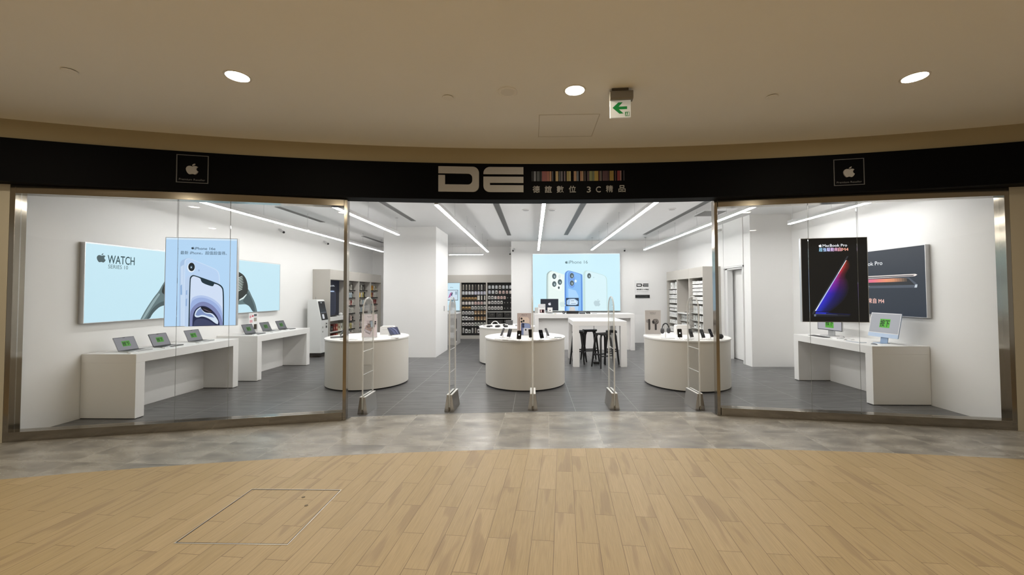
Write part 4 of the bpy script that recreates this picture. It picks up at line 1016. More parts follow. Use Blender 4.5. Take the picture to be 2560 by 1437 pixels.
# gadgets on the farther round table
def earbud_case(label, loc, m):
    o = MB().prism(rr(-.03, .03, 0, .045, .014), 'y', -.011, .011); return tag(obj('earbud_case', o, m, None, True, .004, loc), label, 'earbud case', 'gadgets on the farther round table')
def puck(label, loc, m, r=.045, h=.03):
    o = MB().lathe([(r * .9, 0), (r, h * .3), (r * .95, h * .8), (r * .6, h), (0, h)], n=20); return tag(obj('small_speaker', o, m, None, True, loc=loc), label, 'speaker', 'gadgets on the farther round table')
GX = [(-1.06, 9.70), (-.86, 9.66), (-.668, 9.70)]
puck('flat black gadget nearest the pegboards on the farther round table', (*GX[0], TH), BLK, .075, .045); puck('flat black gadget in the middle of the farther round table', (*GX[1], TH), BLK, .065, .05); puck('flat black gadget nearest the phone poster', (*GX[2], TH), BLK, .055, .045)
hp = thing('headphones', 'white over-ear headphones lying on the farther round table', 'headphones', (-.955, 10.0, TH))
obj('headband', MB().tube([(.085 * math.cos(a), .0, .035 + .085 * math.sin(a)) for a in [PI * k / 12 for k in range(13)]], .010, 8), WPL, hp, True)
for sx_ in (-1, 1): obj('ear_cup', MB().ball((sx_ * .085, 0, .036), .036, 14, None, (.7, 1, 1)), WPL, hp, True)
for x, y, lb, m in ((-.80, 10.02, 'white earbud case behind the middle black gadget', WPL), (-.735, 10.06, 'black earbud case standing behind the middle black gadget', BLK), (-.66, 10.0, 'white earbud case behind the flat black gadget nearest the poster', WPL), (-1.16, 9.72, 'small white case near the pegboard edge of the farther round table', WPL), (-.50, 9.78, 'small white case beside the phone poster', WPL), (-.42, 9.95, 'grey case nearest the reception counter on the farther round table', SILVER), (-1.20, 9.86, 'small grey case at the pegboard edge of the farther round table', SILVER)): earbud_case(lb, (x, y, TH), m)
tag(obj('display_box', MB().box(-.09, .09, -.05, .05, 0, .12), mat('box_dark', (.06, .06, .06), .5), None, bevel=.003, loc=(-.62, 10.35, TH)), 'dark display box at the back of the farther round table', 'box', 'gadgets on the farther round table')
for x, y, lb in ((-.98, 9.56, 'first'), (-.76, 9.53, 'second'), (-.55, 9.60, 'third')): card('white spec card, %s from the pegboards along the farther round table' % lb, (x, y, TH), 0, .1, .05)

# ---------------------------------------------------------------- security gates
def gate(label, x, y, rz=0.0, first=[None]):
    t = thing('security_gate', label, 'security gate', (x, y, 0), rz, 'clear security gates across the entrance')
    dep, top, r = .36, 1.645, .18
    prof = [(0, .05)] + [(0, top - r)] + [(r - r * math.cos(PI * k / 14), top - r + r * math.sin(PI * k / 14)) for k in range(1, 14)] + [(dep, top - r), (dep, .05)]
    obj('clear_panel', MB().prism(prof, 'x', -.006, .006), ACRYL, t)
    obj('rim', MB().tube([(0, a, b) for a, b in prof], .011, 8), ACEDGE, t, True)
    bars = MB()
    for z in (.55, .88): bars.tube([(0, .006, z), (0, dep - .006, z)], .006, 6)
    obj('cross_bar', bars, ACEDGE, t, True)
    for s_ in (-1, 1): obj('base_cheek', MB().prism([(s_ * .012, .003), (s_ * .072, .003), (s_ * .038, .235), (s_ * .012, .235)], 'y', -.005, dep + .01), BRUSH, t, bevel=.002)
    cp = MB()
    for s_ in (-1, 1): cp.box(s_ * .012, s_ * .040, -.005, dep + .01, .2355, .243)
    obj('base_top_sheen', cp, mat('painted_sheen', (.86, .86, .85), .35, .1), t)  # pale colour stands in for light caught along the base top
    obj('foot_bolt', MB().lathe([(.011, .003), (.011, .06), (.006, .065)], 0, -.012, 12), STEEL, t, True)
    return t
gate('clear security gate beside the tablet table', -2.42, 5.64); gate('clear security gate in front of the white column', -1.215, 5.785, -.04)
gate('clear security gate standing edge-on before the middle phone table', -.012, 5.86); gate('clear security gate in front of the tall white table', 1.178, 5.90, .03); gate('clear security gate before the headphone table', 2.405, 5.90, .06)

# ---------------------------------------------------------------- tall table, stools
t = thing('high_table', 'tall white table with stools under it', 'table', (1.53, 9.95, 0))
obj('top', MB().box(-.615, .615, -.67, .67, .945, 1.053), SOLID, t, bevel=.003)
for sx_ in (-1, 1):
    for sy in (-1, 1): obj('leg', MB().box(sx_ * .615, sx_ * .475, sy * .67, sy * .53, .003, .945), SOLID, t, bevel=.003)
st0 = thing('bar_stool', 'black wooden stool in front under the tall table', 'stool', (1.60, 9.30, 0), math.radians(28), 'black wooden stools around the tall table')
se = MB()
n_ = 10
P = rr(-.17, .17, -.135, .135, .07, 6)
vs = [(x, y, .725 + .9 * x * x + (.0 if abs(y) < .1 else .0)) for x, y in P] + [(x, y, .762 + .9 * x * x) for x, y in P]; L_ = len(P)
se.add(vs, [tuple(range(L_))[::-1], tuple(range(L_, 2 * L_))] + [(i, (i + 1) % L_, L_ + (i + 1) % L_, L_ + i) for i in range(L_)])
obj('seat', se, BLKW, st0, False, .004)
for sx_ in (-1, 1):
    for sy in (-1, 1): obj('leg', MB().tube([(sx_ * .10, sy * .075, .742), (sx_ * .138, sy * .10, .66), (sx_ * .165, sy * .135, .35), (sx_ * .195, sy * .17, .003)], [.022, .026, .023, .018], 10), BLKW, st0, True)
fr = MB(); z = .27
for a, b in (((-.175, -.145), (.175, -.145)), ((.175, .145), (-.175, .145))): fr.tube([(*a, z), (*b, z)], .015, 8)
for a, b in (((.175, -.145), (.175, .145)), ((-.175, .145), (-.175, -.145))): fr.tube([(*a, z + .04), (*b, z + .04)], .015, 8)
obj('foot_rail', fr, BLKW, st0, True)
dup(st0, 'black wooden stool partly behind the front table leg nearest the column', (1.09, 9.80, 0), math.radians(75)); dup(st0, 'black wooden stool at the back under the tall table', (1.42, 10.16, 0), math.radians(5)); dup(st0, 'black wooden stool at the side nearest the back-wall sign', (1.90, 9.84, 0), math.radians(80))
t = thing('coiled_cord', 'black coiled power cord hanging from the tall table to a floor socket', 'cord', (1.46, 9.72, 0))
pts = [(0, 0, .945), (0, 0, .75), (.005, 0, .64)] + [(.01 + .014 * math.cos(k * PI / 4), .014 * math.sin(k * PI / 4), .63 - k * .004) for k in range(64)] + [(.01, 0, .36), (-.01, 0, .2), (0, 0, .06)]
obj('cord', MB().tube(pts, .006, 6), BLK, t, True); obj('cord_clip', MB().lathe([(.008, .925), (.018, .93), (.018, .945)], n=12), BLK, t, True); obj('floor_socket', MB().box(-.02, .12, -.05, .05, .003, .05), BLK, t, bevel=.004)

# ---------------------------------------------------------------- reception counter
t = thing('reception_counter', 'long white counter in front of the big phone light box', 'counter', (1.52, 12.32, 0))
obj('top', MB().box(-1.48, 1.48, -.37, .37, .955, 1.08), SOLID, t, bevel=.003)
for s_ in (-1, 1): obj('end_panel', MB().box(s_ * 1.48, s_ * 1.36, -.37, .37, .003, .955), SOLID, t, bevel=.003)
obj('front_panel', MB().box(-1.36, 1.36, -.22, -.18, .003, .955), SOLID, t)
CT = 1.08
t = thing('desktop_computer', 'dark-screened desktop monitor with a white apple mark on the counter', 'monitor', (.50, 12.38, CT), 0)
obj('stand', MB().box(-.10, .10, -.07, .09, 0, .008).box(-.06, .06, .02, .03, .008, .2), SILVER, t)
b = obj('case', MB().prism(rr(-.275, .275, .085, .445, .008), 'y', 0, .02), BLK, t); sc = MB(); A = Art(sc, (0, -.001, 0), (1, 0, 0), (0, 0, 1)); A.rect(lit('#151d2c'), -.272, .272, .088, .442); A.apple(lit('#e2e2ea'), -.04, .245, .095); obj('screen', sc, None, b)
t = thing('counter_card', 'small white card with an apple mark before the dark monitor', 'card', (.505, 12.12, CT))
cd = MB().box(-.075, .075, -.005, .0, .055, .19, WPL); A = Art(cd, (0, -.005, 0), (1, 0, 0), (0, 0, 1)); A.apple(BLK, -.018, .085, .04); obj('card', cd, None, t); obj('card_stand', MB().prism([(-.06, 0), (.06, 0), (.03, .055), (-.03, .055)], 'y', -.02, .02).box(-.10, .10, -.04, .04, 0, .006), ACRYL, t)
t = thing('leaflet_stand', 'white price leaflet standing at the end of the counter', 'leaflet', (.255, 12.10, CT))
p = MB().box(-.11, .11, -.004, 0, .004, .295, WPL); A = Art(p, (-.11, -.004, 0), (1, 0, 0), (0, 0, 1)); A.rect(ink('#8d9298'), .02, .20, .20, .27); A.rect(ink('#e6e6ea'), .03, .19, .21, .262); A.rect(ink('#4a2f38'), .05, .19, .03, .13); A.rect(ink('#d8b9b4'), .08, .11, .045, .12, A.k + 1); A.rect(ink('#e8dcd8'), .125, .155, .045, .12, A.k); obj('sheet', p, None, t); obj('foot', MB().box(-.11, .11, -.04, .04, 0, .005), ACRYL, t)
tag(obj('file_box', MB().box(-.08, .06, -.08, .08, 0, .18), mat('file_grey', (.5, .5, .48), .5), None, bevel=.004, loc=(.125, 12.45, CT)), 'pale grey box at the very end of the counter', 'box')
t = thing('sales_terminal', 'sales terminal with a bright blue screen on the counter', 'terminal', (1.20, 12.36, CT))
obj('stand', MB().prism([(-.10, 0), (.10, 0), (.07, .20), (-.07, .20)], 'y', -.04, .05), WPL, t, bevel=.006); b = obj('case', MB().prism(rr(-.195, .195, .225, .475, .01), 'y', -.05, -.02), BLK, t)
sc = MB(); A = Art(sc, (-.195, -.0512, .225), (1, 0, 0), (0, 0, 1)); A.rect(lit('#1f3a55'), .008, .382, .02, .242); A.poly(lit('#a9c9ea'), [(.02, .05), (.02, .17), (.09, .22), (.26, .225), (.37, .15), (.36, .06), (.30, .03), (.08, .03)]); A.poly(lit('#d9ebf8'), [(.11, .05), (.13, .20), (.25, .205), (.33, .13), (.33, .05)]); A.rect(lit('#486a8c'), .15, .25, .155, .17); A.rect(lit('#5f83a6'), .15, .30, .075, .09); obj('screen', sc, None, b)
tag(obj('receipt_printer', MB().prism([(-.10, 0), (.12, 0), (.12, .05), (.06, .085), (-.10, .085)], 'x', -.18, .18), BLK, None, bevel=.006, loc=(1.18, 12.15, CT)), 'wide black printer on the counter below the blue screen', 'printer')
tag(obj('card_reader', MB().prism([(-.07, 0), (.07, 0), (.07, .035), (-.07, .02)], 'x', -.085, .085), BLK, None, bevel=.004, loc=(1.475, 12.12, CT)), 'flat black card reader beside the black printer', 'card reader')
tag(obj('barcode_scanner', MB().tube([(-.07, 0, .03), (-.02, 0, .05), (.05, 0, .045)], [.025, .022, .03], 10).box(-.06, .06, -.03, .03, 0, .02), BLK, None, loc=(1.66, 12.14, CT)), 'black hand scanner on the counter past the card reader', 'scanner')
tag(obj('pen_tray', MB().box(-.07, .07, -.02, .02, 0, .012), mat('tray_grey', (.2, .2, .2), .5), None, loc=(1.84, 12.10, CT)), 'thin dark tray last along the counter', 'tray')
tag(obj('tape_roll', MB().tube([(.028 * math.cos(a), 0, .034 + .028 * math.sin(a)) for a in [2 * PI * k / 16 for k in range(16)]], .012, 8, None, True).box(-.03, .03, -.02, .02, 0, .008), BLK, None, True, loc=(.92, 12.12, CT)), 'small black dispenser between monitor and printer', 'dispenser')
tag(obj('phone_charger', MB().box(-.03, .03, -.02, .02, 0, .012), mat('tan', (.5, .4, .22), .5), None, loc=(.66, 12.02, CT)), 'tiny tan item at the counter edge before the monitor', 'small item')

# ---------------------------------------------------------------- kiosk
t = thing('self_service_kiosk', 'white self-service kiosk with a slanted black screen', 'kiosk', (-6.07, 10.60, 0))
KW = mat('kiosk_white', (.72, .73, .72), .4)
prof = [(0, .115), (.385, .115), (.385, .99), (.27, 1.52), (.25, 1.55), (.02, 1.55), (0, 1.53)]
obj('cabinet', MB().prism(prof, 'y', 0, .38), KW, t, bevel=.012)
nx, nz = .53, .115; ln = math.hypot(nx, nz); dirv = Vector((-.115, 0, .53)).normalized()
sc = MB(); A = Art(sc, (.385 + .002, .0, .99), (0, 1, 0), dirv, .001)
A.k = 0; A.poly(BLK, rr(.022, .358, .005, .525, .02)); A.rect(mat('kiosk_screen', (.02, .022, .028), .15), .05, .33, .22, .45); A.rect(lit('#9aa0a4'), .14, .20, .47, .505); A.rect(lit('#4d525c'), .05, .33, .20, .225); A.poly(lit('#c9cbd0'), rr(.09, .19, .04, .165, .015)); A.poly(mat('kiosk_slot', (.01, .01, .01), .5), rr(.22, .33, .03, .18, .02))
obj('screen_panel', sc, None, t)
lb = MB(); A = Art(lb, (.386, 0, .115), (0, 1, 0), (0, 0, 1), .001); 
for y0, z0, w_, h_, c in ((.05, .66, .06, .05, '#a9aaa6'), (.05, .55, .06, .04, '#9c9d99'), (.20, .66, .13, .16, '#cfd0cc'), (.23, .66, .07, .06, '#3c3d3c'), (.24, .76, .06, .03, '#4a4b4a')): A.rect(ink(c), y0, y0 + w_, z0, z0 + h_)
obj('stickers', lb, None, t)
obj('base_gap', MB().box(.03, .35, .03, .35, .05, .116), BLK, t)
for x in (.05, .33):
    for y in (.05, .33): obj('caster', MB().lathe([(.012, .045), (.022, .04), (.022, .008), (.014, .003)], x, y, 12), BLK, t, True)
obj('antenna', MB().tube([(.05, .33, 1.545), (.05, .33, 1.62)], .006, 6), GREYP, t)
# ---------------------------------------------------------------- shelving
NUM = ['first', 'second', 'third', 'fourth', 'fifth', 'sixth', 'seventh', 'eighth', 'ninth', 'tenth', 'eleventh', 'twelfth']
ROW = ['top'] + NUM[1:]
SHW = wallmat('shelf_grey', (.62, .61, .59), .5); PEG = mat('pegboard_black', (.012, .011, .011), .6); RAIL = mat('rail_black', (.01, .01, .01), .5)
def shelf_unit(label, loc, rz, w, d, back, shelves=(), h=2.4, head=.29, shm=SHW, bz=0.06, plinth=.12, rails=(), sides=(1, 1), backy=.04):
    t = thing('shelf_unit', label, 'shelf unit', loc, rz)
    obj('side_panel', MB().box(0, .025, -d, 0, .003, h), GREIGE, t, bevel=.002); obj('side_panel', MB().box(w - .025, w, -d, 0, .003, h), GREIGE, t, bevel=.002)
    obj('header_panel', MB().box(.025, w - .025, -d, -.02, h - head, h - .002), GREIGE, t, bevel=.002)
    obj('back_panel', MB().box(.025, w - .025, -backy, -.001, plinth, h - head), back, t)
    obj('plinth', MB().box(.025, w - .025, -d + .02, -.02, .003, plinth), GREIGE, t)
    for z, th, dd in shelves: obj('shelf', MB().box(.026, w - .026, -dd, -backy, z - th, z), shm, t, bevel=.0015)
    for z in rails: obj('price_rail', MB().box(.03, w - .03, -backy - .10, -backy - .085, z - .03, z - .004).box(.06, .066, -backy - .09, -backy, z - .02, z - .012).box(w - .066, w - .06, -backy - .09, -backy, z - .02, z - .012), RAIL, t)
    return t

_pk = {}
PK = {  # w, h, depth, body, accent, pattern
 'strap': (.050, .20, .018, '#c9c2b6', '#6b625c', 'bars'), 'strapw': (.052, .20, .018, '#e2e0dc', '#8a8580', 'bars'), 'strapd': (.050, .20, .018, '#6e675f', '#201d1c', 'bars'),
 'card': (.088, .125, .022, '#e9ecef', '#a9adb3', 'dot'), 'cardl': (.088, .125, .022, '#dfe0ec', '#b7b9cf', 'dot'), 'cardk': (.088, .125, .022, '#eceae6', '#191716', 'blob'), 'pink': (.086, .115, .022, '#ead3cc', '#b98f88', 'blob'),
 'cardp': (.086, .115, .022, '#efe9e4', '#c9b0a8', 'dot'), 'tan': (.092, .105, .03, '#c3a06a', '#2a2018', 'half'), 'brown': (.082, .14, .022, '#a5835f', '#d8c3a2', 'half'), 'tall': (.085, .19, .03, '#efebe2', '#cfc8ba', 'dot'), 'slim': (.045, .18, .03, '#ece6da', '#b9ad98', 'dot'),
 'dark': (.085, .12, .022, '#1d1b1a', '#8a8784', 'blob'), 'oval': (.090, .155, .025, '#f0efec', '#141212', 'blob'), 'grey': (.086, .13, .022, '#d5d8cf', '#343532', 'blob'),
 'yellow': (.10, .17, .03, '#d9a016', '#f0cf5a', 'half'), 'orange': (.10, .17, .03, '#c9811a', '#e8b04a', 'half'), 'red': (.095, .165, .03, '#7e3a36', '#b98a82', 'half'), 'rose': (.095, .165, .03, '#d6bfb6', '#9f7f78', 'blob'), 'blue': (.095, .165, .03, '#c5d0d6', '#4e6670', 'bars'),
 'olive': (.095, .165, .03, '#a8a081', '#d8d4c2', 'half'), 'white': (.095, .165, .03, '#e4e0d8', '#8b837a', 'bars'), 'blackw': (.06, .18, .02, '#1a1817', '#d9d4c8', 'bars'), 'goldw': (.08, .17, .025, '#d8c77a', '#57502c', 'bars')}
def pack_mesh(kind):
    if kind not in _pk:
        w, h, d, b, a, pt = PK[kind]; mb = MB()
        mb.prism([(-w / 2, 0), (w / 2, 0), (w / 2, h * .84), (w * .28, h), (-w * .28, h), (-w / 2, h * .84)], 'y', -d, 0, ink(b))
        A = Art(mb, (0, -d, 0), (1, 0, 0), (0, 0, 1), .0008); m = ink(a)
        if pt == 'dot': A.poly(m, ell(0, h * .45, w * .16, w * .16, 8))
        elif pt == 'blob': A.poly(m, ell(0, h * .42, w * .26, h * .22, 10, .3))
        elif pt == 'half': A.rect(m, -w * .42, w * .42, h * .08, h * .40)
        else: A.rect(m, -w * .30, -w * .05, h * .08, h * .74); A.rect(m, w * .10, w * .32, h * .08, h * .60, 1)
        A.rect(ink('#1c1a19'), -w * .07, w * .07, h * .90, h * .94)
        _pk[kind] = mb.mesh('boxed_accessory')
    return _pk[kind]
ADJ = {'strap': 'slim beige', 'strapw': 'slim white', 'strapd': 'slim dark', 'card': 'white', 'cardl': 'pale lilac', 'cardk': 'white dark-spotted', 'pink': 'pink', 'cardp': 'cream', 'tan': 'tan', 'brown': 'brown', 'tall': 'tall cream', 'slim': 'narrow cream', 'dark': 'black', 'oval': 'white black-oval', 'grey': 'grey-green',
       'yellow': 'yellow', 'orange': 'orange', 'red': 'red-brown', 'rose': 'rose', 'blue': 'pale blue', 'olive': 'olive', 'white': 'white striped', 'blackw': 'slim black', 'goldw': 'gold striped'}
def put(me, name, unit, x, y, z, label, cat, grp):
    o = bpy.data.objects.new(name, me); C.objects.link(o)
    a = unit.rotation_euler[2]; c, s_ = math.cos(a), math.sin(a)
    o.location = (unit.location.x + x * c - y * s_, unit.location.y + x * s_ + y * c, z); o.rotation_euler = (0, 0, a)
    return tag(o, label, cat, grp)
def peg_rows(unit, w, rows, y, where, frm, grp, kinds_h=True):
    for i, (z, ks) in enumerate(rows):
        n_ = len(ks); stp = (w - .06) / n_
        for j, k in enumerate(ks):
            jj = j if frm[1] > 0 else n_ - 1 - j
            put(pack_mesh(k), 'boxed_accessory', unit, .03 + stp * (j + .5), y, z, '%s pack, %s from the %s, %s row of the %s' % (ADJ[k], NUM[jj], frm[0], ROW[i], where), 'package', grp)

# black pegboards on the recessed back wall
BY, BD = 15.33, .35
u1 = shelf_unit('greige bay with first black pegboard beside the blue poster', (-2.735, BY, 0), 0, .985, BD, PEG, rails=[1.83, 1.65, 1.445, 1.27, 1.09, .90, .68, .47, .20], backy=.18)
u2 = shelf_unit('greige bay with second black pegboard at the corner of the white back wall', (-1.750, BY, 0), 0, .985, BD, PEG, shelves=[(1.02, .025, .34), (.78, .025, .34), (.50, .025, .34)], rails=[1.87, 1.68, 1.475, 1.29, 1.08], backy=.18)
r1 = [(1.84, ['strap', 'strap', 'strap', 'strap', 'strapd', 'strap', 'strapw', 'strapd']), (1.66, ['card', 'card', 'card', 'card', 'cardl', 'cardl', 'cardl', 'cardl']), (1.455, ['tan', 'tan', 'tan', 'tan', 'tan', 'tall', 'slim', 'slim']),
      (1.28, ['cardp', 'cardp', 'cardp', 'cardp', 'pink', 'pink', 'pink', 'cardp']), (1.10, ['tan', 'tan', 'tan', 'cardk', 'cardk', 'grey', 'grey', 'cardk']), (.91, ['cardk', 'cardk', 'cardk', 'cardk', 'brown', 'brown', 'brown', 'brown']),
      (.69, ['oval', 'oval', 'cardk', 'cardk', 'brown', 'brown', 'brown', 'brown']), (.48, ['cardk', 'cardk', 'cardk', 'cardk', 'grey', 'grey', 'grey', 'grey']), (.21, ['strapw', 'oval', 'grey', 'strapw', 'strap', 'oval', 'strapw', 'strap'])]
peg_rows(u1, .985, r1, -.20, 'first black pegboard', ('poster end', 1), 'packs on the first black pegboard')
r2 = [(1.88, ['card', 'card', 'card', 'cardk', 'card', 'card', 'card']), (1.69, ['cardl', 'card', 'cardk', 'pink', 'pink', 'pink', 'cardp']), (1.485, ['cardk', 'cardk', 'cardp', 'pink', 'pink', 'pink', 'dark', 'dark']), (1.30, ['cardp', 'cardk', 'cardk', 'cardk', 'cardk', 'dark', 'dark', 'dark']), (1.09, ['cardk', 'cardk', 'cardk', 'cardk', 'cardk', 'dark', 'dark', 'dark'])]
peg_rows(u2, .985, r2, -.20, 'second black pegboard', ('poster side', 1), 'packs on the second black pegboard')
bxm = MB().box(-.13, .13, -.13, 0, 0, .20, mat('box_black', (.02, .02, .02), .5)); A = Art(bxm, (-.13, -.13, 0), (1, 0, 0), (0, 0, 1)); A.poly(ink('#57534e'), ell(.13, .11, .07, .035, 14, .4)); A.poly(ink('#2a2826'), ell(.12, .10, .05, .02, 12, .4)); A.rect(ink('#8d8a86'), .02, .05, .15, .165)
bme = bxm.mesh('headset_box')
for r_, z in enumerate((.781, .501)):
    for j in range(3): put(bme, 'headset_box', u2, .19 + j * .295, -.20, z, 'black headset box, %s along the %s shelf below the second black pegboard' % (NUM[j], ('upper', 'lower')[r_]), 'box', 'black headset boxes')
# poster bay
u0 = shelf_unit('greige bay with a pale blue lit poster behind the white column', (-3.70, BY, 0), 0, .965, BD, SHW)
t = thing('lit_poster', 'pale blue lit poster of a computer beside the pegboards', 'poster', (-3.67, BY - .10, 1.06))
p = MB().box(0, .905, -.03, 0, 0, 1.04, lit('#cdeaf7')); A = Art(p, (0, -.03, 0), (1, 0, 0), (0, 0, 1)); A.text(lit('#4a5a60'), 'iMac', .56, .86, .035, .12, 'c'); A.rect(lit('#22313a'), .30, .80, .38, .78); A.rect(lit('#cfe0ee'), .315, .785, .40, .765); A.poly(lit('#b26a9c'), [(.42, .46), (.52, .52), (.56, .70), (.50, .66)]); A.poly(lit('#3a3f5c'), [(.53, .58), (.57, .70), (.60, .66), (.57, .54)]); A.rect(lit('#8fa6b4'), .70, .76, .60, .72); A.poly(lit('#8fb0c0'), [(.50, .38), (.60, .38), (.62, .26), (.48, .26)]); obj('film', p, None, t)
# low cabinet next to it
t = thing('low_cabinet', 'low grey cabinet with black edge handles and a white top behind the column', 'cabinet', (-2.95, 13.46, 0))
obj('body', MB().box(-.43, .43, -.34, .34, .003, 1.02), wallmat('cabinet_grey', (.46, .45, .44), .45), t, bevel=.003); obj('top', MB().box(-.44, .44, -.35, .35, 1.02, 1.055), SOLID, t, bevel=.003)
for z in (.20, .60): 
    f = obj('drawer_front', MB().box(.405, .437, -.345, -.341, .1, .5), WPL, t) if z < .3 else None
    obj('handle', MB().box(.415, .435, -.362, -.342, z - .05, z + .28), BLK, t)
tag(obj('robot_vacuum_dock', MB().prism([(-.10, 0), (.10, 0), (.06, .12), (.12, .22), (.05, .38), (-.05, .38), (-.12, .22), (-.06, .12)], 'y', -.04, .04), mat('device_white', (.72, .76, .8), .35), None, bevel=.006, loc=(-2.72, 13.35, 1.055)), 'pale vase-shaped gadget on the low grey cabinet', 'gadget')

# bays along the wall with the watch light box
LD = .50
uA = shelf_unit('greige bay with a dark poster and white counter beside the kiosk', (-6.22, 11.12, 0), PI / 2, 1.08, LD, GREIGE, shelves=[(.62, .03, .46), (.34, .03, .46)], backy=.22)
obj('counter', MB().box(.026, 1.054, -LD - .005, -.221, .93, 1.046), SOLID, uA, bevel=.003)
t = thing('lit_poster', 'dark lit poster of a phone above the small white counter', 'poster', (-5.998, 11.15, 1.06), PI / 2)
p = MB().box(0, 1.02, -.02, 0, 0, 1.04, lit('#0c1020')); A = Art(p, (0, -.02, 0), (1, 0, 0), (0, 0, 1)); A.text(lit('#e8ecf2'), 'iPhone 16 Pro', .55, .86, .05, .36, 'c', .01); A.poly(lit('#3a4258'), rr(.36, .80, .02, .76, .12)); A.poly(lit('#1c2236'), rr(.39, .77, .02, .73, .10)); A.poly(lit('#a9bcd8'), [(.44, .70), (.72, .70), (.68, .735), (.48, .735)]); obj('film', p, None, t)
puckm = MB().lathe([(.03, 0), (.055, .03), (.055, .06), (.03, .085), (0, .09)], n=20).mesh('white_speaker', WPL, True)
o_ = tag(bpy.data.objects.new('small_speaker', puckm), 'white round gadget on the small counter below the dark poster', 'speaker'); C.objects.link(o_); o_.location = (-5.83, 11.98, 1.047)
for i, (y, lb) in enumerate(((11.32, 'nearest the kiosk'), (11.50, 'in the middle'))): tag(obj('phone_tray', MB().box(-.09, .09, -.05, .05, 0, .012).box(-.03, .07, -.03, .03, .012, .02, BLK), SILVER if i else mat('tray_dark', (.1, .1, .1), .4), None, loc=(-5.86, y + .08, 1.047)), 'flat phone display tray %s on the small white counter' % lb, 'tray')
BX = {}
def small_box(w, d, h, c, a='#9a9a98'):
    k = (w, d, h, c, a)
    if k not in BX:
        mb = MB().box(-w / 2, w / 2, -d, 0, 0, h, ink(c)); A = Art(mb, (-w / 2, -d, 0), (1, 0, 0), (0, 0, 1)); A.rect(ink(a), w * .2, w * .8, h * .3, h * .62); BX[k] = mb.mesh('product_box')
    return BX[k]
CL = [('white', '#e4e2de', '#3a3a3a'), ('black', '#1b1a1a', '#77706a'), ('dark red', '#6e2a24', '#b06a58'), ('red', '#a5402f', '#e0c0a8'), ('cream', '#d8ccae', '#7a5a3a'), ('white', '#dddbd4', '#7a766e'), ('pale green', '#c7cbb4', '#6a6e58')]
for r_, z in enumerate((.62, .34)):
    for j, (nm, c, a) in enumerate(CL): put(small_box(.095, .12, .20 if j != 1 else .16, c, a), 'product_box', uA, .10 + j * .143, -.32, z + .001, '%s box, %s from the kiosk, on the %s shelf below the dark poster' % (nm, NUM[j], ('upper', 'lower')[r_]), 'box', 'boxes below the dark poster')
Z7 = [1.83, 1.585, 1.335, 1.09, .845, .59, .35]
def greige_bay(label, y0, rows, where, frm, w=.945):
    u = shelf_unit(label, (-6.22, y0, 0), PI / 2, w, LD, wallmat('peg_greige', (.30, .285, .26), .6), rails=[z for z in Z7], backy=.29)
    peg_rows(u, w, list(zip(Z7, rows)), -.315, where, frm, 'packs in the ' + where)
greige_bay('greige pegboard bay next to the dark poster bay', 12.205, [['goldw', 'white', 'strapw', 'blackw', 'white', 'strapd'], ['blue', 'blue', 'white', 'blue', 'blue', 'blackw'], ['rose', 'pink', 'white', 'rose', 'red', 'white'], ['white', 'blue', 'white', 'strapw', 'white', 'white'], ['strapd', 'white', 'dark', 'strapd', 'rose', 'dark'], ['olive', 'olive', 'white', 'olive', 'goldw', 'white'], ['white', 'rose', 'white', 'white', 'pink', 'white']], 'bay by the dark poster', ('front', 1), .795)
greige_bay('greige pegboard bay second from the white column', 13.005, [['blackw', 'goldw', 'blackw', 'white', 'blackw', 'strapd'], ['white', 'goldw', 'yellow', 'white', 'goldw', 'blackw'], ['white', 'strapw', 'blackw', 'white', 'blue', 'white'], ['blackw', 'white', 'white', 'blue', 'white', 'strapw'], ['white', 'rose', 'white', 'strapd', 'white', 'white'], ['white', 'white', 'rose', 'white', 'olive', 'white'], ['white', 'pink', 'white', 'white', 'white', 'white']], 'middle greige bay', ('front', 1))
greige_bay('greige pegboard bay directly behind the white column', 13.95, [['yellow', 'orange', 'yellow', 'orange', 'white', 'olive'], ['yellow', 'orange', 'yellow', 'red', 'white', 'white'], ['red', 'rose', 'red', 'rose', 'red', 'red'], ['white', 'rose', 'strapd', 'rose', 'white', 'rose'], ['rose', 'white', 'olive', 'rose', 'white', 'white'], ['rose', 'olive', 'white', 'rose', 'white', 'goldw'], ['white', 'dark', 'white', 'dark', 'white', 'white']], 'bay by the white column', ('front', 1))

# white-box shelves on the side wall
RD, RX = .47, 4.97
SHR = [1.955, 1.85, 1.745, 1.64, 1.51, 1.40, 1.135, .93, .71, .45]
uN = shelf_unit('shelf bay full of white boxes nearest the side door', (RX, 11.69, 0), -PI / 2, .955, RD, SHW, shelves=[(z, .014, .40) for z in SHR[:6]] + [(z, .02, .42) for z in SHR[6:]])
uM = shelf_unit('shelf bay with a small white counter between the two white-box bays', (RX, 12.655, 0), -PI / 2, .965, RD, GREIGE, shelves=[(.86, .02, .40), (.62, .02, .40), (.38, .02, .40)])
obj('counter', MB().box(.026, .939, -RD - .004, -.04, 1.065, 1.10), SOLID, uM, bevel=.002)
uF = shelf_unit('shelf bay full of white boxes nearest the back wall', (RX, 13.61, 0), -PI / 2, .955, RD, SHW, shelves=[(z, .016, .42) for z in (1.833, 1.679, 1.525, 1.381, 1.237, 1.132, .93, .718, .45)])
rng = random.Random(11)
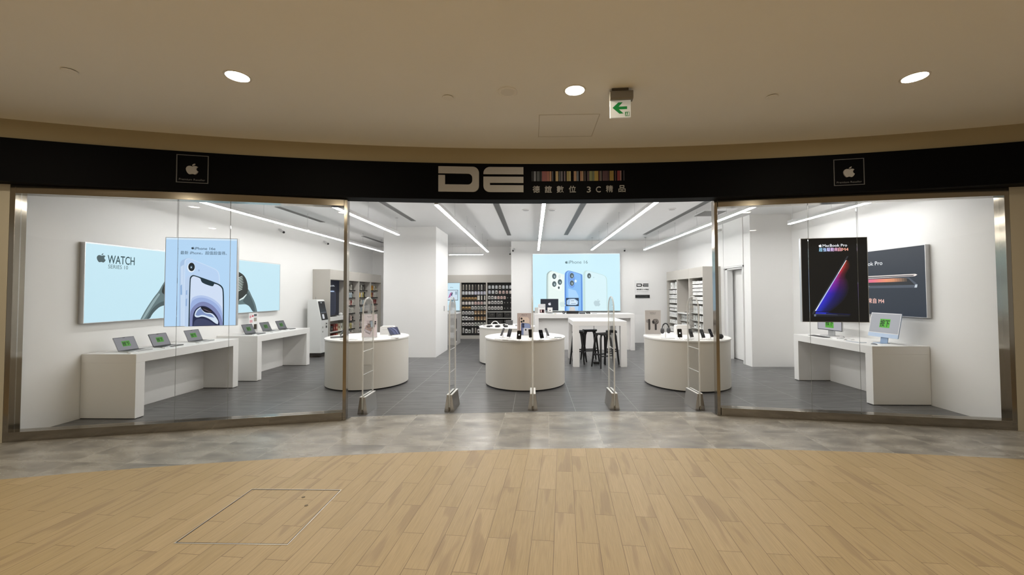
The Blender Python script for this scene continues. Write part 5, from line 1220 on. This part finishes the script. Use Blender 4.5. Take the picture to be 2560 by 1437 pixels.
def boxrow(u, w, z, n_, bw, bd, bh, shelf_i, where, frm, cols=('#f3f3f1', '#ebebe8', '#f7f7f5'), y=-.34, tiltx=False, acc='#d3d3d0'):
    stp = (w - .08) / n_
    for j in range(n_):
        hh = bh * rng.choice((1, 1, .92)); c = rng.choice(cols)
        o = put(small_box(bw, bd, round(hh, 3), c, acc), 'product_box', u, .04 + stp * (j + .5), y + bd, z + .0005, 'white box, %s from the %s, %s shelf of the bay nearest the %s' % (NUM[n_ - 1 - j if frm[1] < 0 else j], frm[0], ROW[shelf_i], where), 'box', 'white boxes near the ' + where)
fN = ('door end', -1)
for i, z in enumerate(SHR[:6]): boxrow(uN, .955, z, 8, .098, .20, .075, i, 'side door', fN, y=-.385)
boxrow(uN, .955, SHR[6], 9, .045, .16, .20, 6, 'side door', fN, y=-.38)
boxrow(uN, .955, SHR[7], 6, .075, .15, .13, 7, 'side door', fN, ('#e6e6e3', '#d9dad6', '#3a3836'), y=-.38)
boxrow(uN, .955, SHR[8], 3, .16, .16, .13, 8, 'side door', fN, acc='#2a2a2a', y=-.38)
boxrow(uN, .955, SHR[9], 8, .06, .15, .15, 9, 'side door', fN, y=-.38)
fF = ('far end', 1)
for i, (z, n_, bw, bh) in enumerate(((1.833, 2, .17, .22), (1.679, 3, .22, .11), (1.525, 6, .10, .115), (1.381, 6, .10, .11), (1.237, 4, .19, .07), (1.132, 2, .33, .07), (.93, 6, .11, .15), (.718, 3, .24, .11), (.45, 5, .12, .15))): boxrow(uF, .955, z, n_, bw, .22, bh, i, 'back wall', fF, y=-.40)
for i, z in enumerate((.86, .62, .38)): boxrow(uM, .965, z, 7, .065, .05, .165, i, 'demo counter', ('door end', -1), y=-.36, acc='#4a4a48')
t = thing('demo_screen', 'black upright demo screen above the small white counter', 'screen', (4.84, 12.28, 1.10), -PI / 2)
obj('arm', MB().box(-.02, .02, .02, .085, .50, .9).box(-.015, .015, -.005, .02, 0, .52), WPL, t); obj('panel', MB().box(-.12, .12, -.06, .02, .50, .92), BLK, t, bevel=.004)
tag(obj('demo_phone', MB().box(-.04, .04, -.08, .08, 0, .012), BLK, None, bevel=.003, loc=(4.68, 12.36, 1.101)), 'flat black phone lying on the small white counter', 'phone')
